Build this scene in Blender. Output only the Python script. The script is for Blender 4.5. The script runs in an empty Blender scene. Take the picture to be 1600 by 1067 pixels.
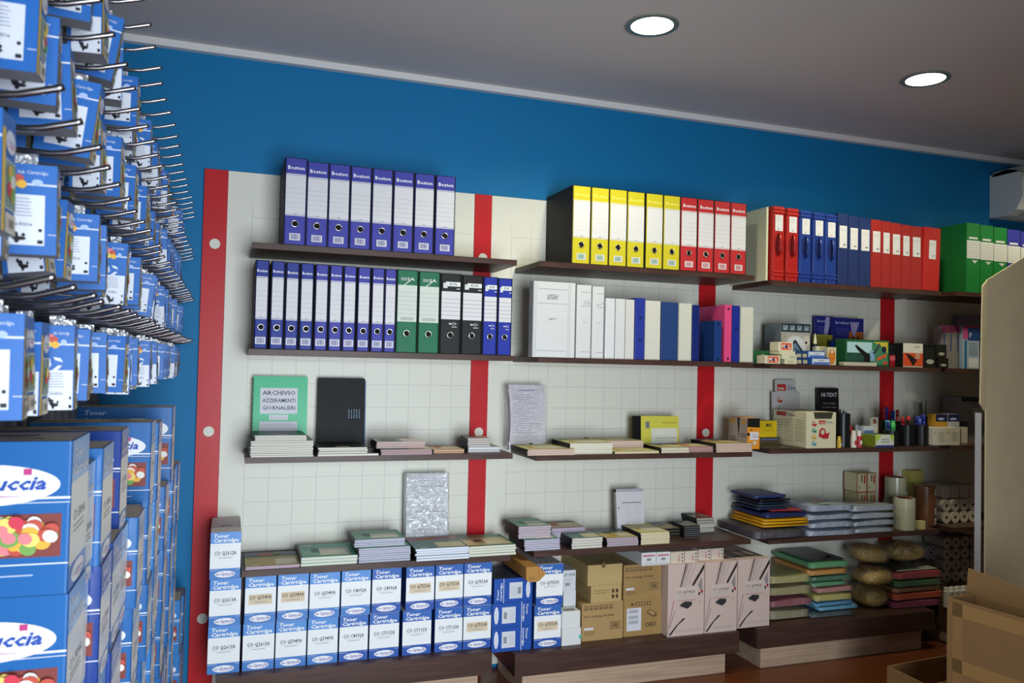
import bpy, math, random
from mathutils import Matrix, Vector
rnd = random.Random(7)
C = bpy.context.scene.collection
sc = bpy.context.scene

# ---------------- camera ----------------
CAM = Vector((-0.0726, -3.3412, 1.5105)); YAW, PITCH, ROLL, FPX = 0.33674, 0.02855, 0.0224, 1268.3
_f = Vector((math.sin(YAW)*math.cos(PITCH), math.cos(YAW)*math.cos(PITCH), math.sin(PITCH)))
_r0 = Vector((math.cos(YAW), -math.sin(YAW), 0)); _u0 = _r0.cross(_f)
_r = _r0*math.cos(ROLL)+_u0*math.sin(ROLL); _u = -_r0*math.sin(ROLL)+_u0*math.cos(ROLL)
cd = bpy.data.cameras.new('camera'); cam = bpy.data.objects.new('camera', cd); C.objects.link(cam)
cd.sensor_width = 36; cd.lens = FPX/1600*36; cd.clip_start = .02
cd.dof.use_dof = True; cd.dof.focus_distance = 3.3; cd.dof.aperture_fstop = 11
cam.matrix_world = Matrix(((_r.x, _u.x, -_f.x, CAM.x), (_r.y, _u.y, -_f.y, CAM.y), (_r.z, _u.z, -_f.z, CAM.z), (0, 0, 0, 1)))
sc.camera = cam
def ray(u, v): return _f+_r*((u-800)/FPX)-_u*((v-533.5)/FPX)
def ony(u, v, y): d = ray(u, v); return CAM+d*((y-CAM.y)/d.y)
def onz(u, v, z): d = ray(u, v); return CAM+d*((z-CAM.z)/d.z)

# ---------------- light and exposure ----------------
sc.view_settings.view_transform = 'Standard'; sc.view_settings.look = 'None'
sc.view_settings.exposure = 0.0; sc.view_settings.gamma = 1.0
w = bpy.data.worlds.new('world'); sc.world = w; w.use_nodes = True
w.node_tree.nodes['Background'].inputs[0].default_value = (.75, .86, 1, 1)
w.node_tree.nodes['Background'].inputs[1].default_value = .08
def area(name, loc, rot, sx, sy, e, col, spread=180):
    l = bpy.data.lights.new(name, 'AREA'); l.shape = 'RECTANGLE'; l.size = sx; l.size_y = sy; l.energy = e; l.color = col
    l.spread = math.radians(spread)
    o = bpy.data.objects.new(name, l); C.objects.link(o); o.location = loc; o.rotation_euler = rot; return o
area('door_daylight', (.56, -4.42, 1.1), (math.pi/2, 0, 0), 1.2, 1.7, 45, (.82, .92, 1.0), 93)

FLOOR, CEIL = .2125, 2.715
# ---------------- materials ----------------
def lin(h):
    h = h.lstrip('#'); r = []
    for i in (0, 2, 4):
        c = int(h[i:i+2], 16)/255; r.append(c/12.92 if c <= .04045 else ((c+.055)/1.055)**2.4)
    return (*r, 1)
_mats = {}
def mat(hexc, rough=.55, metal=0, kind='plain', coat=0):
    key = (hexc, rough, metal, kind, coat)
    if key in _mats: return _mats[key]
    m = bpy.data.materials.new(kind+'_'+hexc); m.use_nodes = True; nt = m.node_tree; N = nt.nodes; L = nt.links
    b = N['Principled BSDF']; b.inputs['Base Color'].default_value = lin(hexc); b.inputs['Roughness'].default_value = rough
    b.inputs['Metallic'].default_value = metal
    b.inputs['Specular IOR Level'].default_value = .3
    if coat: b.inputs['Coat Weight'].default_value = coat; b.inputs['Coat Roughness'].default_value = .15
    def noise(scale, detail=3, vec=None):
        n = N.new('ShaderNodeTexNoise'); n.inputs['Scale'].default_value = scale; n.inputs['Detail'].default_value = detail
        if vec: L.new(vec, n.inputs['Vector'])
        return n
    def coords(sx, sy, sz):
        t = N.new('ShaderNodeTexCoord'); g = N.new('ShaderNodeMapping'); g.inputs['Scale'].default_value = (sx, sy, sz)
        L.new(t.outputs['Object'], g.inputs['Vector']); return g.outputs[0]
    def mixc(fac, a, bb):
        x = N.new('ShaderNodeMix'); x.data_type = 'RGBA'; L.new(fac, x.inputs[0]); x.inputs[6].default_value = a; x.inputs[7].default_value = bb
        L.new(x.outputs[2], b.inputs['Base Color'])
    c = lin(hexc)
    def sc_(k): return (min(c[0]*k, 1), min(c[1]*k, 1), min(c[2]*k, 1), 1)
    def bump(src, st, dist=.002):
        q = N.new('ShaderNodeBump'); q.inputs['Strength'].default_value = st; q.inputs['Distance'].default_value = dist
        L.new(src, q.inputs['Height']); L.new(q.outputs[0], b.inputs['Normal'])
    if kind == 'paint':
        b.inputs['Specular IOR Level'].default_value = .22
        n = noise(120, 4, coords(1, 1, 1)); bump(n.outputs[0], .15, .001)
        n2 = noise(1.5, 3, coords(1, 1, 1)); mixc(n2.outputs[0], sc_(.95), sc_(1.05))
    elif kind == 'walnut':
        n = noise(6, 6, coords(1, 14, 14)); r = N.new('ShaderNodeMapRange'); L.new(n.outputs[0], r.inputs[0])
        r.inputs[1].default_value = .3; r.inputs[2].default_value = .7
        mixc(r.outputs[0], sc_(.72), sc_(1.3)); bump(n.outputs[0], .1, .0005)
    elif kind == 'oak':
        n = noise(3, 7, coords(1, 10, 26)); r = N.new('ShaderNodeMapRange'); L.new(n.outputs[0], r.inputs[0])
        r.inputs[1].default_value = .35; r.inputs[2].default_value = .65
        mixc(r.outputs[0], sc_(.8), sc_(1.12))
    elif kind == 'card':
        n = noise(9, 4, coords(1, 1, 1)); n2 = N.new('ShaderNodeTexWave'); n2.inputs['Scale'].default_value = 60
        n2.bands_direction = 'X'; L.new(coords(1, 1, .02), n2.inputs['Vector'])
        mixc(n.outputs[0], sc_(.88), sc_(1.1)); bump(n2.outputs[0], .12, .001)
    elif kind == 'paper':
        g = coords(1, 1, 1); wv = N.new('ShaderNodeTexWave'); wv.bands_direction = 'Z'; wv.inputs['Scale'].default_value = 260
        wv.inputs['Distortion'].default_value = .6; L.new(g, wv.inputs['Vector']); mixc(wv.outputs[0], sc_(.86), sc_(1.04))
    elif kind == 'leather':
        n = noise(90, 4, coords(1, 1, 1)); bump(n.outputs[0], .4, .001)
    elif kind == 'grid':
        g = coords(1, 1, 1); sx = N.new('ShaderNodeSeparateXYZ'); L.new(g, sx.inputs[0])
        def line(out, pitch):
            a = N.new('ShaderNodeMath'); a.operation = 'FLOORED_MODULO'; a.inputs[1].default_value = pitch; L.new(out, a.inputs[0])
            d = N.new('ShaderNodeMath'); d.operation = 'LESS_THAN'; d.inputs[1].default_value = .0032; L.new(a.outputs[0], d.inputs[0]); return d.outputs[0]
        def gate(out, lo, op):
            a = N.new('ShaderNodeMath'); a.operation = op; a.inputs[1].default_value = lo; L.new(out, a.inputs[0]); return a.outputs[0]
        def mul(a, bb):
            x = N.new('ShaderNodeMath'); x.operation = 'MULTIPLY'; L.new(a, x.inputs[0]); L.new(bb, x.inputs[1]); return x.outputs[0]
        mx = N.new('ShaderNodeMath'); mx.operation = 'MAXIMUM'; L.new(line(sx.outputs[0], .0912), mx.inputs[0]); L.new(line(sx.outputs[2], .0925), mx.inputs[1])
        f = mul(mul(mx.outputs[0], gate(sx.outputs[0], .088, 'GREATER_THAN')), gate(sx.outputs[2], 1.9, 'LESS_THAN'))
        mixc(f, c, sc_(.81)); bump(f, -.35, .002)
    elif kind == 'floorwood':
        n = noise(3, 5, coords(1, 8, 1)); mixc(n.outputs[0], sc_(.7), sc_(1.3))
    elif kind == 'wrap':
        n = noise(14, 3, coords(1, 1, 3)); n.inputs['Distortion'].default_value = 1; bump(n.outputs[0], .25, .006)
    elif kind == 'rubber':
        n = noise(60, 6, coords(1, 1, 1)); n.inputs['Distortion'].default_value = 3; r = N.new('ShaderNodeMapRange'); L.new(n.outputs[0], r.inputs[0])
        r.inputs[1].default_value = .35; r.inputs[2].default_value = .65; mixc(r.outputs[0], sc_(.45), sc_(1.3)); bump(n.outputs[0], 1, .01)
    _mats[key] = m; return m
def film(tint='ffffff', a=.35, bumpy=True):
    key = ('film', tint, a)
    if key in _mats: return _mats[key]
    m = bpy.data.materials.new('clear_film'); m.use_nodes = True; N = m.node_tree.nodes; L = m.node_tree.links
    for n in list(N): N.remove(n)
    o = N.new('ShaderNodeOutputMaterial'); tr = N.new('ShaderNodeBsdfTransparent'); g = N.new('ShaderNodeBsdfPrincipled'); mx = N.new('ShaderNodeMixShader')
    g.inputs['Base Color'].default_value = lin(tint); g.inputs['Roughness'].default_value = .4
    t = N.new('ShaderNodeTexCoord'); n = N.new('ShaderNodeTexNoise'); n.inputs['Scale'].default_value = 42; n.inputs['Detail'].default_value = 3; n.inputs['Distortion'].default_value = 2.5
    L.new(t.outputs['Object'], n.inputs['Vector']); b = N.new('ShaderNodeBump'); b.inputs['Strength'].default_value = 1; b.inputs['Distance'].default_value = .01
    L.new(n.outputs[0], b.inputs['Height']); gl = N.new('ShaderNodeBsdfGlossy'); gl.inputs['Roughness'].default_value = .13; L.new(b.outputs[0], gl.inputs['Normal'])
    m2 = N.new('ShaderNodeMixShader'); m2.inputs[0].default_value = .7; L.new(g.outputs[0], m2.inputs[1]); L.new(gl.outputs[0], m2.inputs[2]); g = m2
    mx.inputs[0].default_value = a; L.new(tr.outputs[0], mx.inputs[1]); L.new(g.outputs[0], mx.inputs[2]); L.new(mx.outputs[0], o.inputs[0])
    _mats[key] = m; return m
def glow(hexc, s):
    m = bpy.data.materials.new('lamp_glow'); m.use_nodes = True; b = m.node_tree.nodes['Principled BSDF']
    b.inputs['Base Color'].default_value = lin(hexc); b.inputs['Emission Color'].default_value = lin(hexc); b.inputs['Emission Strength'].default_value = s; return m

# ---------------- mesh builder ----------------
_glyph = {}
def glyphs(s, shear, bold):
    k = (s, shear, bold)
    if k not in _glyph:
        c = bpy.data.curves.new('lettering', 'FONT'); c.body = s; c.shear = shear; c.offset = bold; c.resolution_u = 1; c.size = 1
        o = bpy.data.objects.new('lettering', c); C.objects.link(o)
        me = bpy.data.meshes.new_from_object(o.evaluated_get(bpy.context.evaluated_depsgraph_get()))
        vs = [(v.co.x, v.co.y) for v in me.vertices]; fs = [tuple(p.vertices) for p in me.polygons]
        bpy.data.objects.remove(o); bpy.data.curves.remove(c); bpy.data.meshes.remove(me)
        x0 = min(v[0] for v in vs); x1 = max(v[0] for v in vs)
        _glyph[k] = ([(v[0]-x0, v[1]) for v in vs], fs, x1-x0)
    return _glyph[k]
class MB:
    def __init__(s): s.v = []; s.f = []; s.m = []; s.mats = []; s.sm = []
    def mi(s, m):
        if m not in s.mats: s.mats.append(m)
        return s.mats.index(m)
    def add(s, vs, fs, m, smooth=False):
        n = len(s.v); k = s.mi(m); s.v += [tuple(p) for p in vs]
        for f in fs: s.f.append([n+i for i in f]); s.m.append(k); s.sm.append(smooth)
    def box(s, x0, y0, z0, x1, y1, z1, m, ms=None):
        # ms: dict side -> material, sides -x +x -y +y -z +z
        vs = [(x0, y0, z0), (x1, y0, z0), (x1, y1, z0), (x0, y1, z0), (x0, y0, z1), (x1, y0, z1), (x1, y1, z1), (x0, y1, z1)]
        F = {'-z': (0, 3, 2, 1), '+z': (4, 5, 6, 7), '-y': (0, 1, 5, 4), '+y': (2, 3, 7, 6), '-x': (3, 0, 4, 7), '+x': (1, 2, 6, 5)}
        for k, f in F.items(): s.add([vs[i] for i in f], [(0, 1, 2, 3)], (ms or {}).get(k, m))
    def hexa(s, vs, m, ms=None):   # 8 corners in box order
        F = {'-z': (0, 3, 2, 1), '+z': (4, 5, 6, 7), '-y': (0, 1, 5, 4), '+y': (2, 3, 7, 6), '-x': (3, 0, 4, 7), '+x': (1, 2, 6, 5)}
        for k, f in F.items(): s.add([vs[i] for i in f], [(0, 1, 2, 3)], (ms or {}).get(k, m))
    def rbox(s, x0, y0, z0, x1, y1, z1, m, r=.004, seg=2, axis='z'):
        # box with edges along `axis` rounded
        a0, b0, a1, b1, c0, c1 = {'z': (x0, y0, x1, y1, z0, z1), 'y': (x0, z0, x1, z1, y0, y1), 'x': (y0, z0, y1, z1, x0, x1)}[axis]
        pts = []
        for (cx, cy, st) in ((a1-r, b1-r, 0), (a0+r, b1-r, 90), (a0+r, b0+r, 180), (a1-r, b0+r, 270)):
            for i in range(seg+1):
                t = math.radians(st+90*i/seg); pts.append((cx+r*math.cos(t), cy+r*math.sin(t)))
        s.prism(pts, c0, c1, m, axis)
    def prism(s, pts, c0, c1, m, axis='z', smooth=False, mcap=None):
        def P(a, b, c): return {'z': (a, b, c), 'y': (a, c, b), 'x': (c, a, b)}[axis]
        n = len(pts); lo = [P(a, b, c0) for a, b in pts]; hi = [P(a, b, c1) for a, b in pts]
        flip = axis == 'y'
        side = [(i, (i+1) % n, n+(i+1) % n, n+i) for i in range(n)]
        s.add(lo+hi, [f[::-1] if flip else f for f in side], m, smooth)
        s.add(lo, [tuple(range(n)) if flip else tuple(range(n))[::-1]], mcap or m); s.add(hi, [tuple(range(n))[::-1] if flip else tuple(range(n))], mcap or m)
    def cyl(s, cx, cy, c0, c1, r, m, n=20, axis='z', r2=None, mcap=None):
        if r2 is None: s.prism([(cx+r*math.cos(2*math.pi*i/n), cy+r*math.sin(2*math.pi*i/n)) for i in range(n)], c0, c1, m, axis, True, mcap)
        else:
            def P(a, b, c): return {'z': (a, b, c), 'y': (a, c, b), 'x': (c, a, b)}[axis]
            lo = [P(cx+r*math.cos(2*math.pi*i/n), cy+r*math.sin(2*math.pi*i/n), c0) for i in range(n)]
            hi = [P(cx+r2*math.cos(2*math.pi*i/n), cy+r2*math.sin(2*math.pi*i/n), c1) for i in range(n)]
            s.add(lo+hi, [(i, (i+1) % n, n+(i+1) % n, n+i) for i in range(n)], m, True); s.add(lo, [tuple(range(n))[::-1]], mcap or m); s.add(hi, [tuple(range(n))], mcap or m)
    def tubering(s, cx, cy, c0, c1, ro, ri, m, n=24, axis='z', mi=None, mend=None):
        def P(a, b, c): return {'z': (a, b, c), 'y': (a, c, b), 'x': (c, a, b)}[axis]
        def ringp(r, c): return [P(cx+r*math.cos(2*math.pi*i/n), cy+r*math.sin(2*math.pi*i/n), c) for i in range(n)]
        for (a, ca, b, cb, mm) in ((ro, c0, ro, c1, m), (ro, c1, ri, c1, mend or m), (ri, c1, ri, c0, mi or m), (ri, c0, ro, c0, mend or m)):
            s.add(ringp(a, ca)+ringp(b, cb), [(i, (i+1) % n, n+(i+1) % n, n+i) for i in range(n)], mm, False)
    def torus(s, c, R, r, m, axis='y', n=20, k=6):
        vs = []; fs = []
        for i in range(n):
            a = 2*math.pi*i/n
            for j in range(k):
                b = 2*math.pi*j/k; q = R+r*math.cos(b); p = (q*math.cos(a), q*math.sin(a), r*math.sin(b))
                x, y, z = {'z': (p[0], p[1], p[2]), 'y': (p[0], p[2], p[1]), 'x': (p[2], p[0], p[1])}[axis]
                vs.append((c[0]+x, c[1]+y, c[2]+z))
                fs.append((i*k+j, ((i+1) % n)*k+j, ((i+1) % n)*k+(j+1) % k, i*k+(j+1) % k))
        s.add(vs, fs, m, True)
    def tube(s, pts, r, m, k=8):
        pts = [Vector(p) for p in pts]; vs = []; fs = []
        for i, p in enumerate(pts):
            d = (pts[min(i+1, len(pts)-1)]-pts[max(i-1, 0)]).normalized(); a = d.orthogonal().normalized() if abs(d.z) > .9 else Vector((0, 0, 1)).cross(d).normalized(); b = d.cross(a)
            for j in range(k): t = 2*math.pi*j/k; vs.append(p+a*(r*math.cos(t))+b*(r*math.sin(t)))
        for i in range(len(pts)-1):
            for j in range(k): fs.append((i*k+j, i*k+(j+1) % k, (i+1)*k+(j+1) % k, (i+1)*k+j))
        fs.append(tuple(range(k))[::-1]); fs.append(tuple(range((len(pts)-1)*k, len(pts)*k))); s.add(vs, fs, m, True)
    def face(s, side, x0, y0, z0, x1, y1, z1):
        return Face(s, *{'-y': ((x0, y0, z0), (1, 0, 0), (0, 0, 1), (0, -1, 0)), '+x': ((x1, y0, z0), (0, 1, 0), (0, 0, 1), (1, 0, 0)),
                         '-x': ((x0, y1, z0), (0, -1, 0), (0, 0, 1), (-1, 0, 0)), '+z': ((x0, y0, z1), (1, 0, 0), (0, 1, 0), (0, 0, 1))}[side])
    def mesh(s, name):
        me = bpy.data.meshes.new(name); me.from_pydata(s.v, [], s.f)
        for m in s.mats: me.materials.append(m)
        me.polygons.foreach_set('material_index', s.m); me.polygons.foreach_set('use_smooth', s.sm); me.update(); return me
class Face:
    def __init__(s, mb, o, ea, eb, n): s.mb = mb; s.o = Vector(o); s.a = Vector(ea); s.b = Vector(eb); s.n = Vector(n)
    def P(s, a, b, l): return s.o+s.a*a+s.b*b+s.n*(.0005*l)
    def poly(s, pts, m, l=1): s.mb.add([s.P(a, b, l) for a, b in pts], [tuple(range(len(pts)))], m)
    def rect(s, a0, b0, a1, b1, m, l=1): s.poly([(a0, b0), (a1, b0), (a1, b1), (a0, b1)], m, l)
    def ell(s, ca, cb, ra, rb, m, l=1, n=20, rot=0):
        q = [(ra*math.cos(2*math.pi*i/n), rb*math.sin(2*math.pi*i/n)) for i in range(n)]; c, d = math.cos(rot), math.sin(rot)
        s.poly([(ca+x*c-y*d, cb+x*d+y*c) for x, y in q], m, l)
    def text(s, t, a, b, h, m, w=None, shear=0, bold=0, rot=0, l=2, center=False):
        vs, fs, W = glyphs(t, shear, bold); ky = h/.7; kx = (w/W) if w else ky; c, d = math.cos(rot), math.sin(rot)
        off = -W*kx/2 if center else 0
        s.mb.add([s.P(a+(x*kx+off)*c-y*ky*d, b+(x*kx+off)*d+y*ky*c, l) for x, y in vs], fs, m)
    def lines(s, a0, b0, a1, b1, n, th, m, l=2, ragged=0, r=None):
        for i in range(n):
            b = b0+(b1-b0)*(i+.5)/n; e = a1-(a1-a0)*ragged*(r or rnd).random(); s.rect(a0, b-th/2, e, b+th/2, m, l)
    def barcode(s, a0, b0, a1, b1, mw, mk, l=2, seed=1):
        s.rect(a0, b0, a1, b1, mw, l); q = random.Random(seed); x = a0+(a1-a0)*.12
        while x < a1-(a1-a0)*.14:
            t = (a1-a0)*q.uniform(.02, .06); s.rect(x, b0+(b1-b0)*.15, x+t, b1-(b1-b0)*.12, mk, l+1); x += t+(a1-a0)*q.uniform(.02, .05)

def put(name, me, parent=None, loc=(0, 0, 0), rot=(0, 0, 0), label=None):
    if isinstance(me, MB): me = me.mesh(name)
    o = bpy.data.objects.new(name, me); C.objects.link(o); o.location = loc; o.rotation_euler = rot
    if parent: o.parent = parent
    if label: o['label'] = label
    return o
def tag(o, label, cat, group=None, kind=None):
    o['label'] = label; o['category'] = cat
    if group: o['group'] = group
    if kind: o['kind'] = kind
    return o
def thing(name, label, cat, loc, rot=(0, 0, 0), group=None):
    o = bpy.data.objects.new(name, None); C.objects.link(o); o.location = loc; o.rotation_euler = rot; o.empty_display_size = .05
    return tag(o, label, cat, group)
def struct(name, mb, loc=(0, 0, 0), label=None):
    o = put(name, mb, None, loc); o['kind'] = 'structure'
    if label: o['label'] = label
    return o
ORD = 'first second third fourth fifth sixth seventh eighth ninth tenth eleventh twelfth thirteenth fourteenth fifteenth sixteenth seventeenth eighteenth nineteenth twentieth twenty-first twenty-second twenty-third twenty-fourth twenty-fifth twenty-sixth twenty-seventh twenty-eighth twenty-ninth thirtieth'.split()
def from_left(i, n): return 'leftmost' if i == 0 else ('rightmost' if i == n-1 else ORD[i]+' from left')
def from_bottom(i, n):
    if n == 1: return 'only'
    return 'bottom' if i == 0 else ('top' if i == n-1 else ORD[i]+' from bottom')

WHT = mat('d6d5d9', .6); INK = mat('1c1c22', .6); GREY = mat('9c9ca0', .6); BLK = mat('060608', .8); CHR = mat('d8d4c8', .25, 1)
# ---------------- room ----------------
X0, X1, YF = -.62, 5.4, -4.3
def slab(name, a, b, m, label=None):
    q = MB(); q.box(*a, *b, m); return struct(name, q, label=label)
slab('floor', (X0-.1, YF-.1, FLOOR-.08), (X1+.1, .1, FLOOR), mat('6e3a1e', .3, 0, 'floorwood'), 'reddish wood floor')
slab('ceiling', (X0-.1, YF-.1, CEIL), (X1+.1, .1, CEIL+.08), mat('cfc8c6', .85, 0, 'paint'), 'white plaster ceiling')
slab('wall_back', (X0-.1, 0, FLOOR), (X1+.1, .1, CEIL), mat('0c70a6', .55, 0, 'paint'), 'bright blue painted wall')
slab('wall_left', (X0-.1, YF, FLOOR), (X0, 0, CEIL), mat('b9bcc0', .8, 0, 'paint'))
slab('wall_right', (X1, YF, FLOOR), (X1+.1, 0, CEIL), mat('b9b4ac', .8, 0, 'paint'))
q = MB(); m = mat('c6c3bd', .8, 0, 'paint')
q.box(X0, YF-.1, FLOOR, -.1, YF, CEIL, m); q.box(1.25, YF-.1, FLOOR, X1, YF, CEIL, m); q.box(-.1, YF-.1, 2.1, 1.25, YF, CEIL, m); struct('wall_front', q, label='shop front wall with the doorway')
q = MB(); q.box(X0, -.028, 2.688, X1, 0, CEIL, mat('dad8d8', .7)); struct('trim_1', q, label='white strip between blue wall and ceiling')

# wall panels and red boards
GRID = mat('dfdccf', .45, 0, 'grid'); RED = mat('c01f26', .38, 0, 'paint'); PTOP = 2.238
stripes = [(-.176, -.0905), (.908, .985), (2.021, 2.111), (3.103, 3.193), (4.2, 4.29)]
wh = ['left of the first shelves', 'between first and second shelves', 'between second and third shelves', 'between third and fourth shelves', 'at the far right by the carton']
hz = [[1.9497, 1.2294, .5206], [1.9653, 1.2202, .5], [1.955, 1.2102, .5], [1.95, 1.21, .5], [1.95, 1.21, .5]]
for i, (a, b) in enumerate(stripes):
    t = thing('red_board', 'vertical red wall board with round white caps '+wh[i], 'wall board', (a, 0, FLOOR))
    q = MB(); q.box(0, -.021, .02, b-a, -.001, PTOP-FLOOR, RED); put('board', q, t)
    for z in hz[i]:
        q = MB(); q.cyl((b-a)/2+.002, z-FLOOR, -.0235, -.0205, .0195, mat('dcdccf', .5), 24, 'y'); put('cap', q, t)
for i in range(4):
    a, b = stripes[i][1]+.001, stripes[i+1][0]-.001
    q = MB(); q.box(0, -.018, .02, b-a, -.001, PTOP-FLOOR, GRID)
    o = put('wall_panel', q, None, (a, 0, FLOOR)); tag(o, 'cream grooved wall panel behind the '+['first', 'second', 'third', 'fourth'][i]+' column of shelves from left', 'wall panel')
# shelves
XM = [-.002, 1.096, 2.2035, 3.272]; ZS = [[1.925, 1.928, 1.9125, 1.918], [1.546, 1.5435, 1.541, 1.541], [1.162, 1.152, 1.163, 1.166], [.7645, .772, .765, .768]]
WAL = mat('46302a', .42, 0, 'walnut'); SD = .322; TH = .0212
rows = ['topmost', 'second from top', 'third from top', 'fourth from top']; cols = ['in first column from left', 'in second column', 'in third column', 'in rightmost column']
for r in range(4):
    for c in range(4):
        z = ZS[r][c]; t = thing('wall_shelf', 'dark walnut wall shelf, %s, %s' % (rows[r], cols[c]), 'shelf', (XM[c], 0, z-TH))
        W = 1.0 if c != 1 else 1.015
        if c == 2: W = .98
        q = MB(); q.box(0, -SD, 0, W, -.022, TH, WAL); put('board', q, t)
        q = MB()
        for x in (.2, W-.2): q.box(x, -.022, .003, x+.03, -.0185, .018, mat('888888', .4, 1))
        put('bracket_strip', q, t)
# low plinth benches
XB = [-.077, 1.0105, 2.1174, 3.205]; ZB = [.415, .392, .396, .4]; OAK = mat('b79c84', .5, 0, 'oak')
for c in range(4):
    z = ZB[c]; t = thing('plinth_bench', 'low dark walnut bench on pale wood plinth '+cols[c]+' under the shelves', 'bench', (XB[c], 0, FLOOR))
    W = [.994, 1.017, .994, .994][c]
    q = MB(); q.box(0, -.366, z-.087-FLOOR, W, -.022, z-FLOOR, WAL); put('bench_top', q, t)
    q = MB(); q.box(.045, -.33, 0, W-.045, -.03, z-.087-FLOOR, OAK); put('plinth', q, t)
# ceiling lamps
def downlight(u, v, i, label, glare=True):
    p = onz(u, v, CEIL) if not isinstance(u, tuple) else Vector((u[0], u[1], CEIL))
    t = thing('ceiling_light', label, 'ceiling light', (p.x, p.y, CEIL), group='round ceiling lights')
    q = MB(); q.tubering(0, 0, -.007, 0, .093, .074, mat('b8bcae', .25, .8), 40); put('trim_ring', q, t)
    q = MB(); q.cyl(0, 0, -.004, -.001, .074, glow('f4ffe8', 14), 40); put('diffuser', q, t)
    l = bpy.data.lights.new('lamp_beam', 'SPOT'); l.energy = 29; l.color = (1.0, .93, .62); l.spot_size = math.radians(150); l.spot_blend = .6; l.shadow_soft_size = .05
    o = bpy.data.objects.new('lamp_beam', l); C.objects.link(o); o.location = (0, 0, -.03); o.parent = t
downlight(1019, 38, 0, 'larger lit round ceiling light above the second shelf column')
downlight(1446, 122, 1, 'lit round ceiling light nearer the blue wall at right')
p_ = Vector((3.84, -.82)); downlight((3.84, -.82), None, 2, 'round ceiling light further right beyond the air conditioner')
# air conditioner
a = ony(1545, 270, -.02); t = thing('air_conditioner', 'white wall mounted air conditioner at top right on blue wall', 'air conditioner', (3.87, 0, 2.375))
q = MB(); ac = mat('e4e6e2', .4); pr = [(-.002, 0), (-.002, .235), (-.10, .25), (-.165, .235), (-.195, .19), (-.2, .09), (-.165, .025), (-.11, 0)]
q.prism([(y, z) for y, z in pr][::-1], 0, .85, ac, 'x'); put('housing', q, t)
q = MB(); q.hexa([(.06, -.197, .035), (.83, -.197, .035), (.83, -.12, .0), (.06, -.12, .0), (.06, -.203, .07), (.83, -.203, .07), (.83, -.15, .03), (.06, -.15, .03)], mat('b9bdbb', .4)); put('air_flap', q, t)
q = MB(); q.box(.0, -.19, .225, .85, -.02, .2515, mat('9a9c98', .4)); put('top_grille', q, t)

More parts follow.
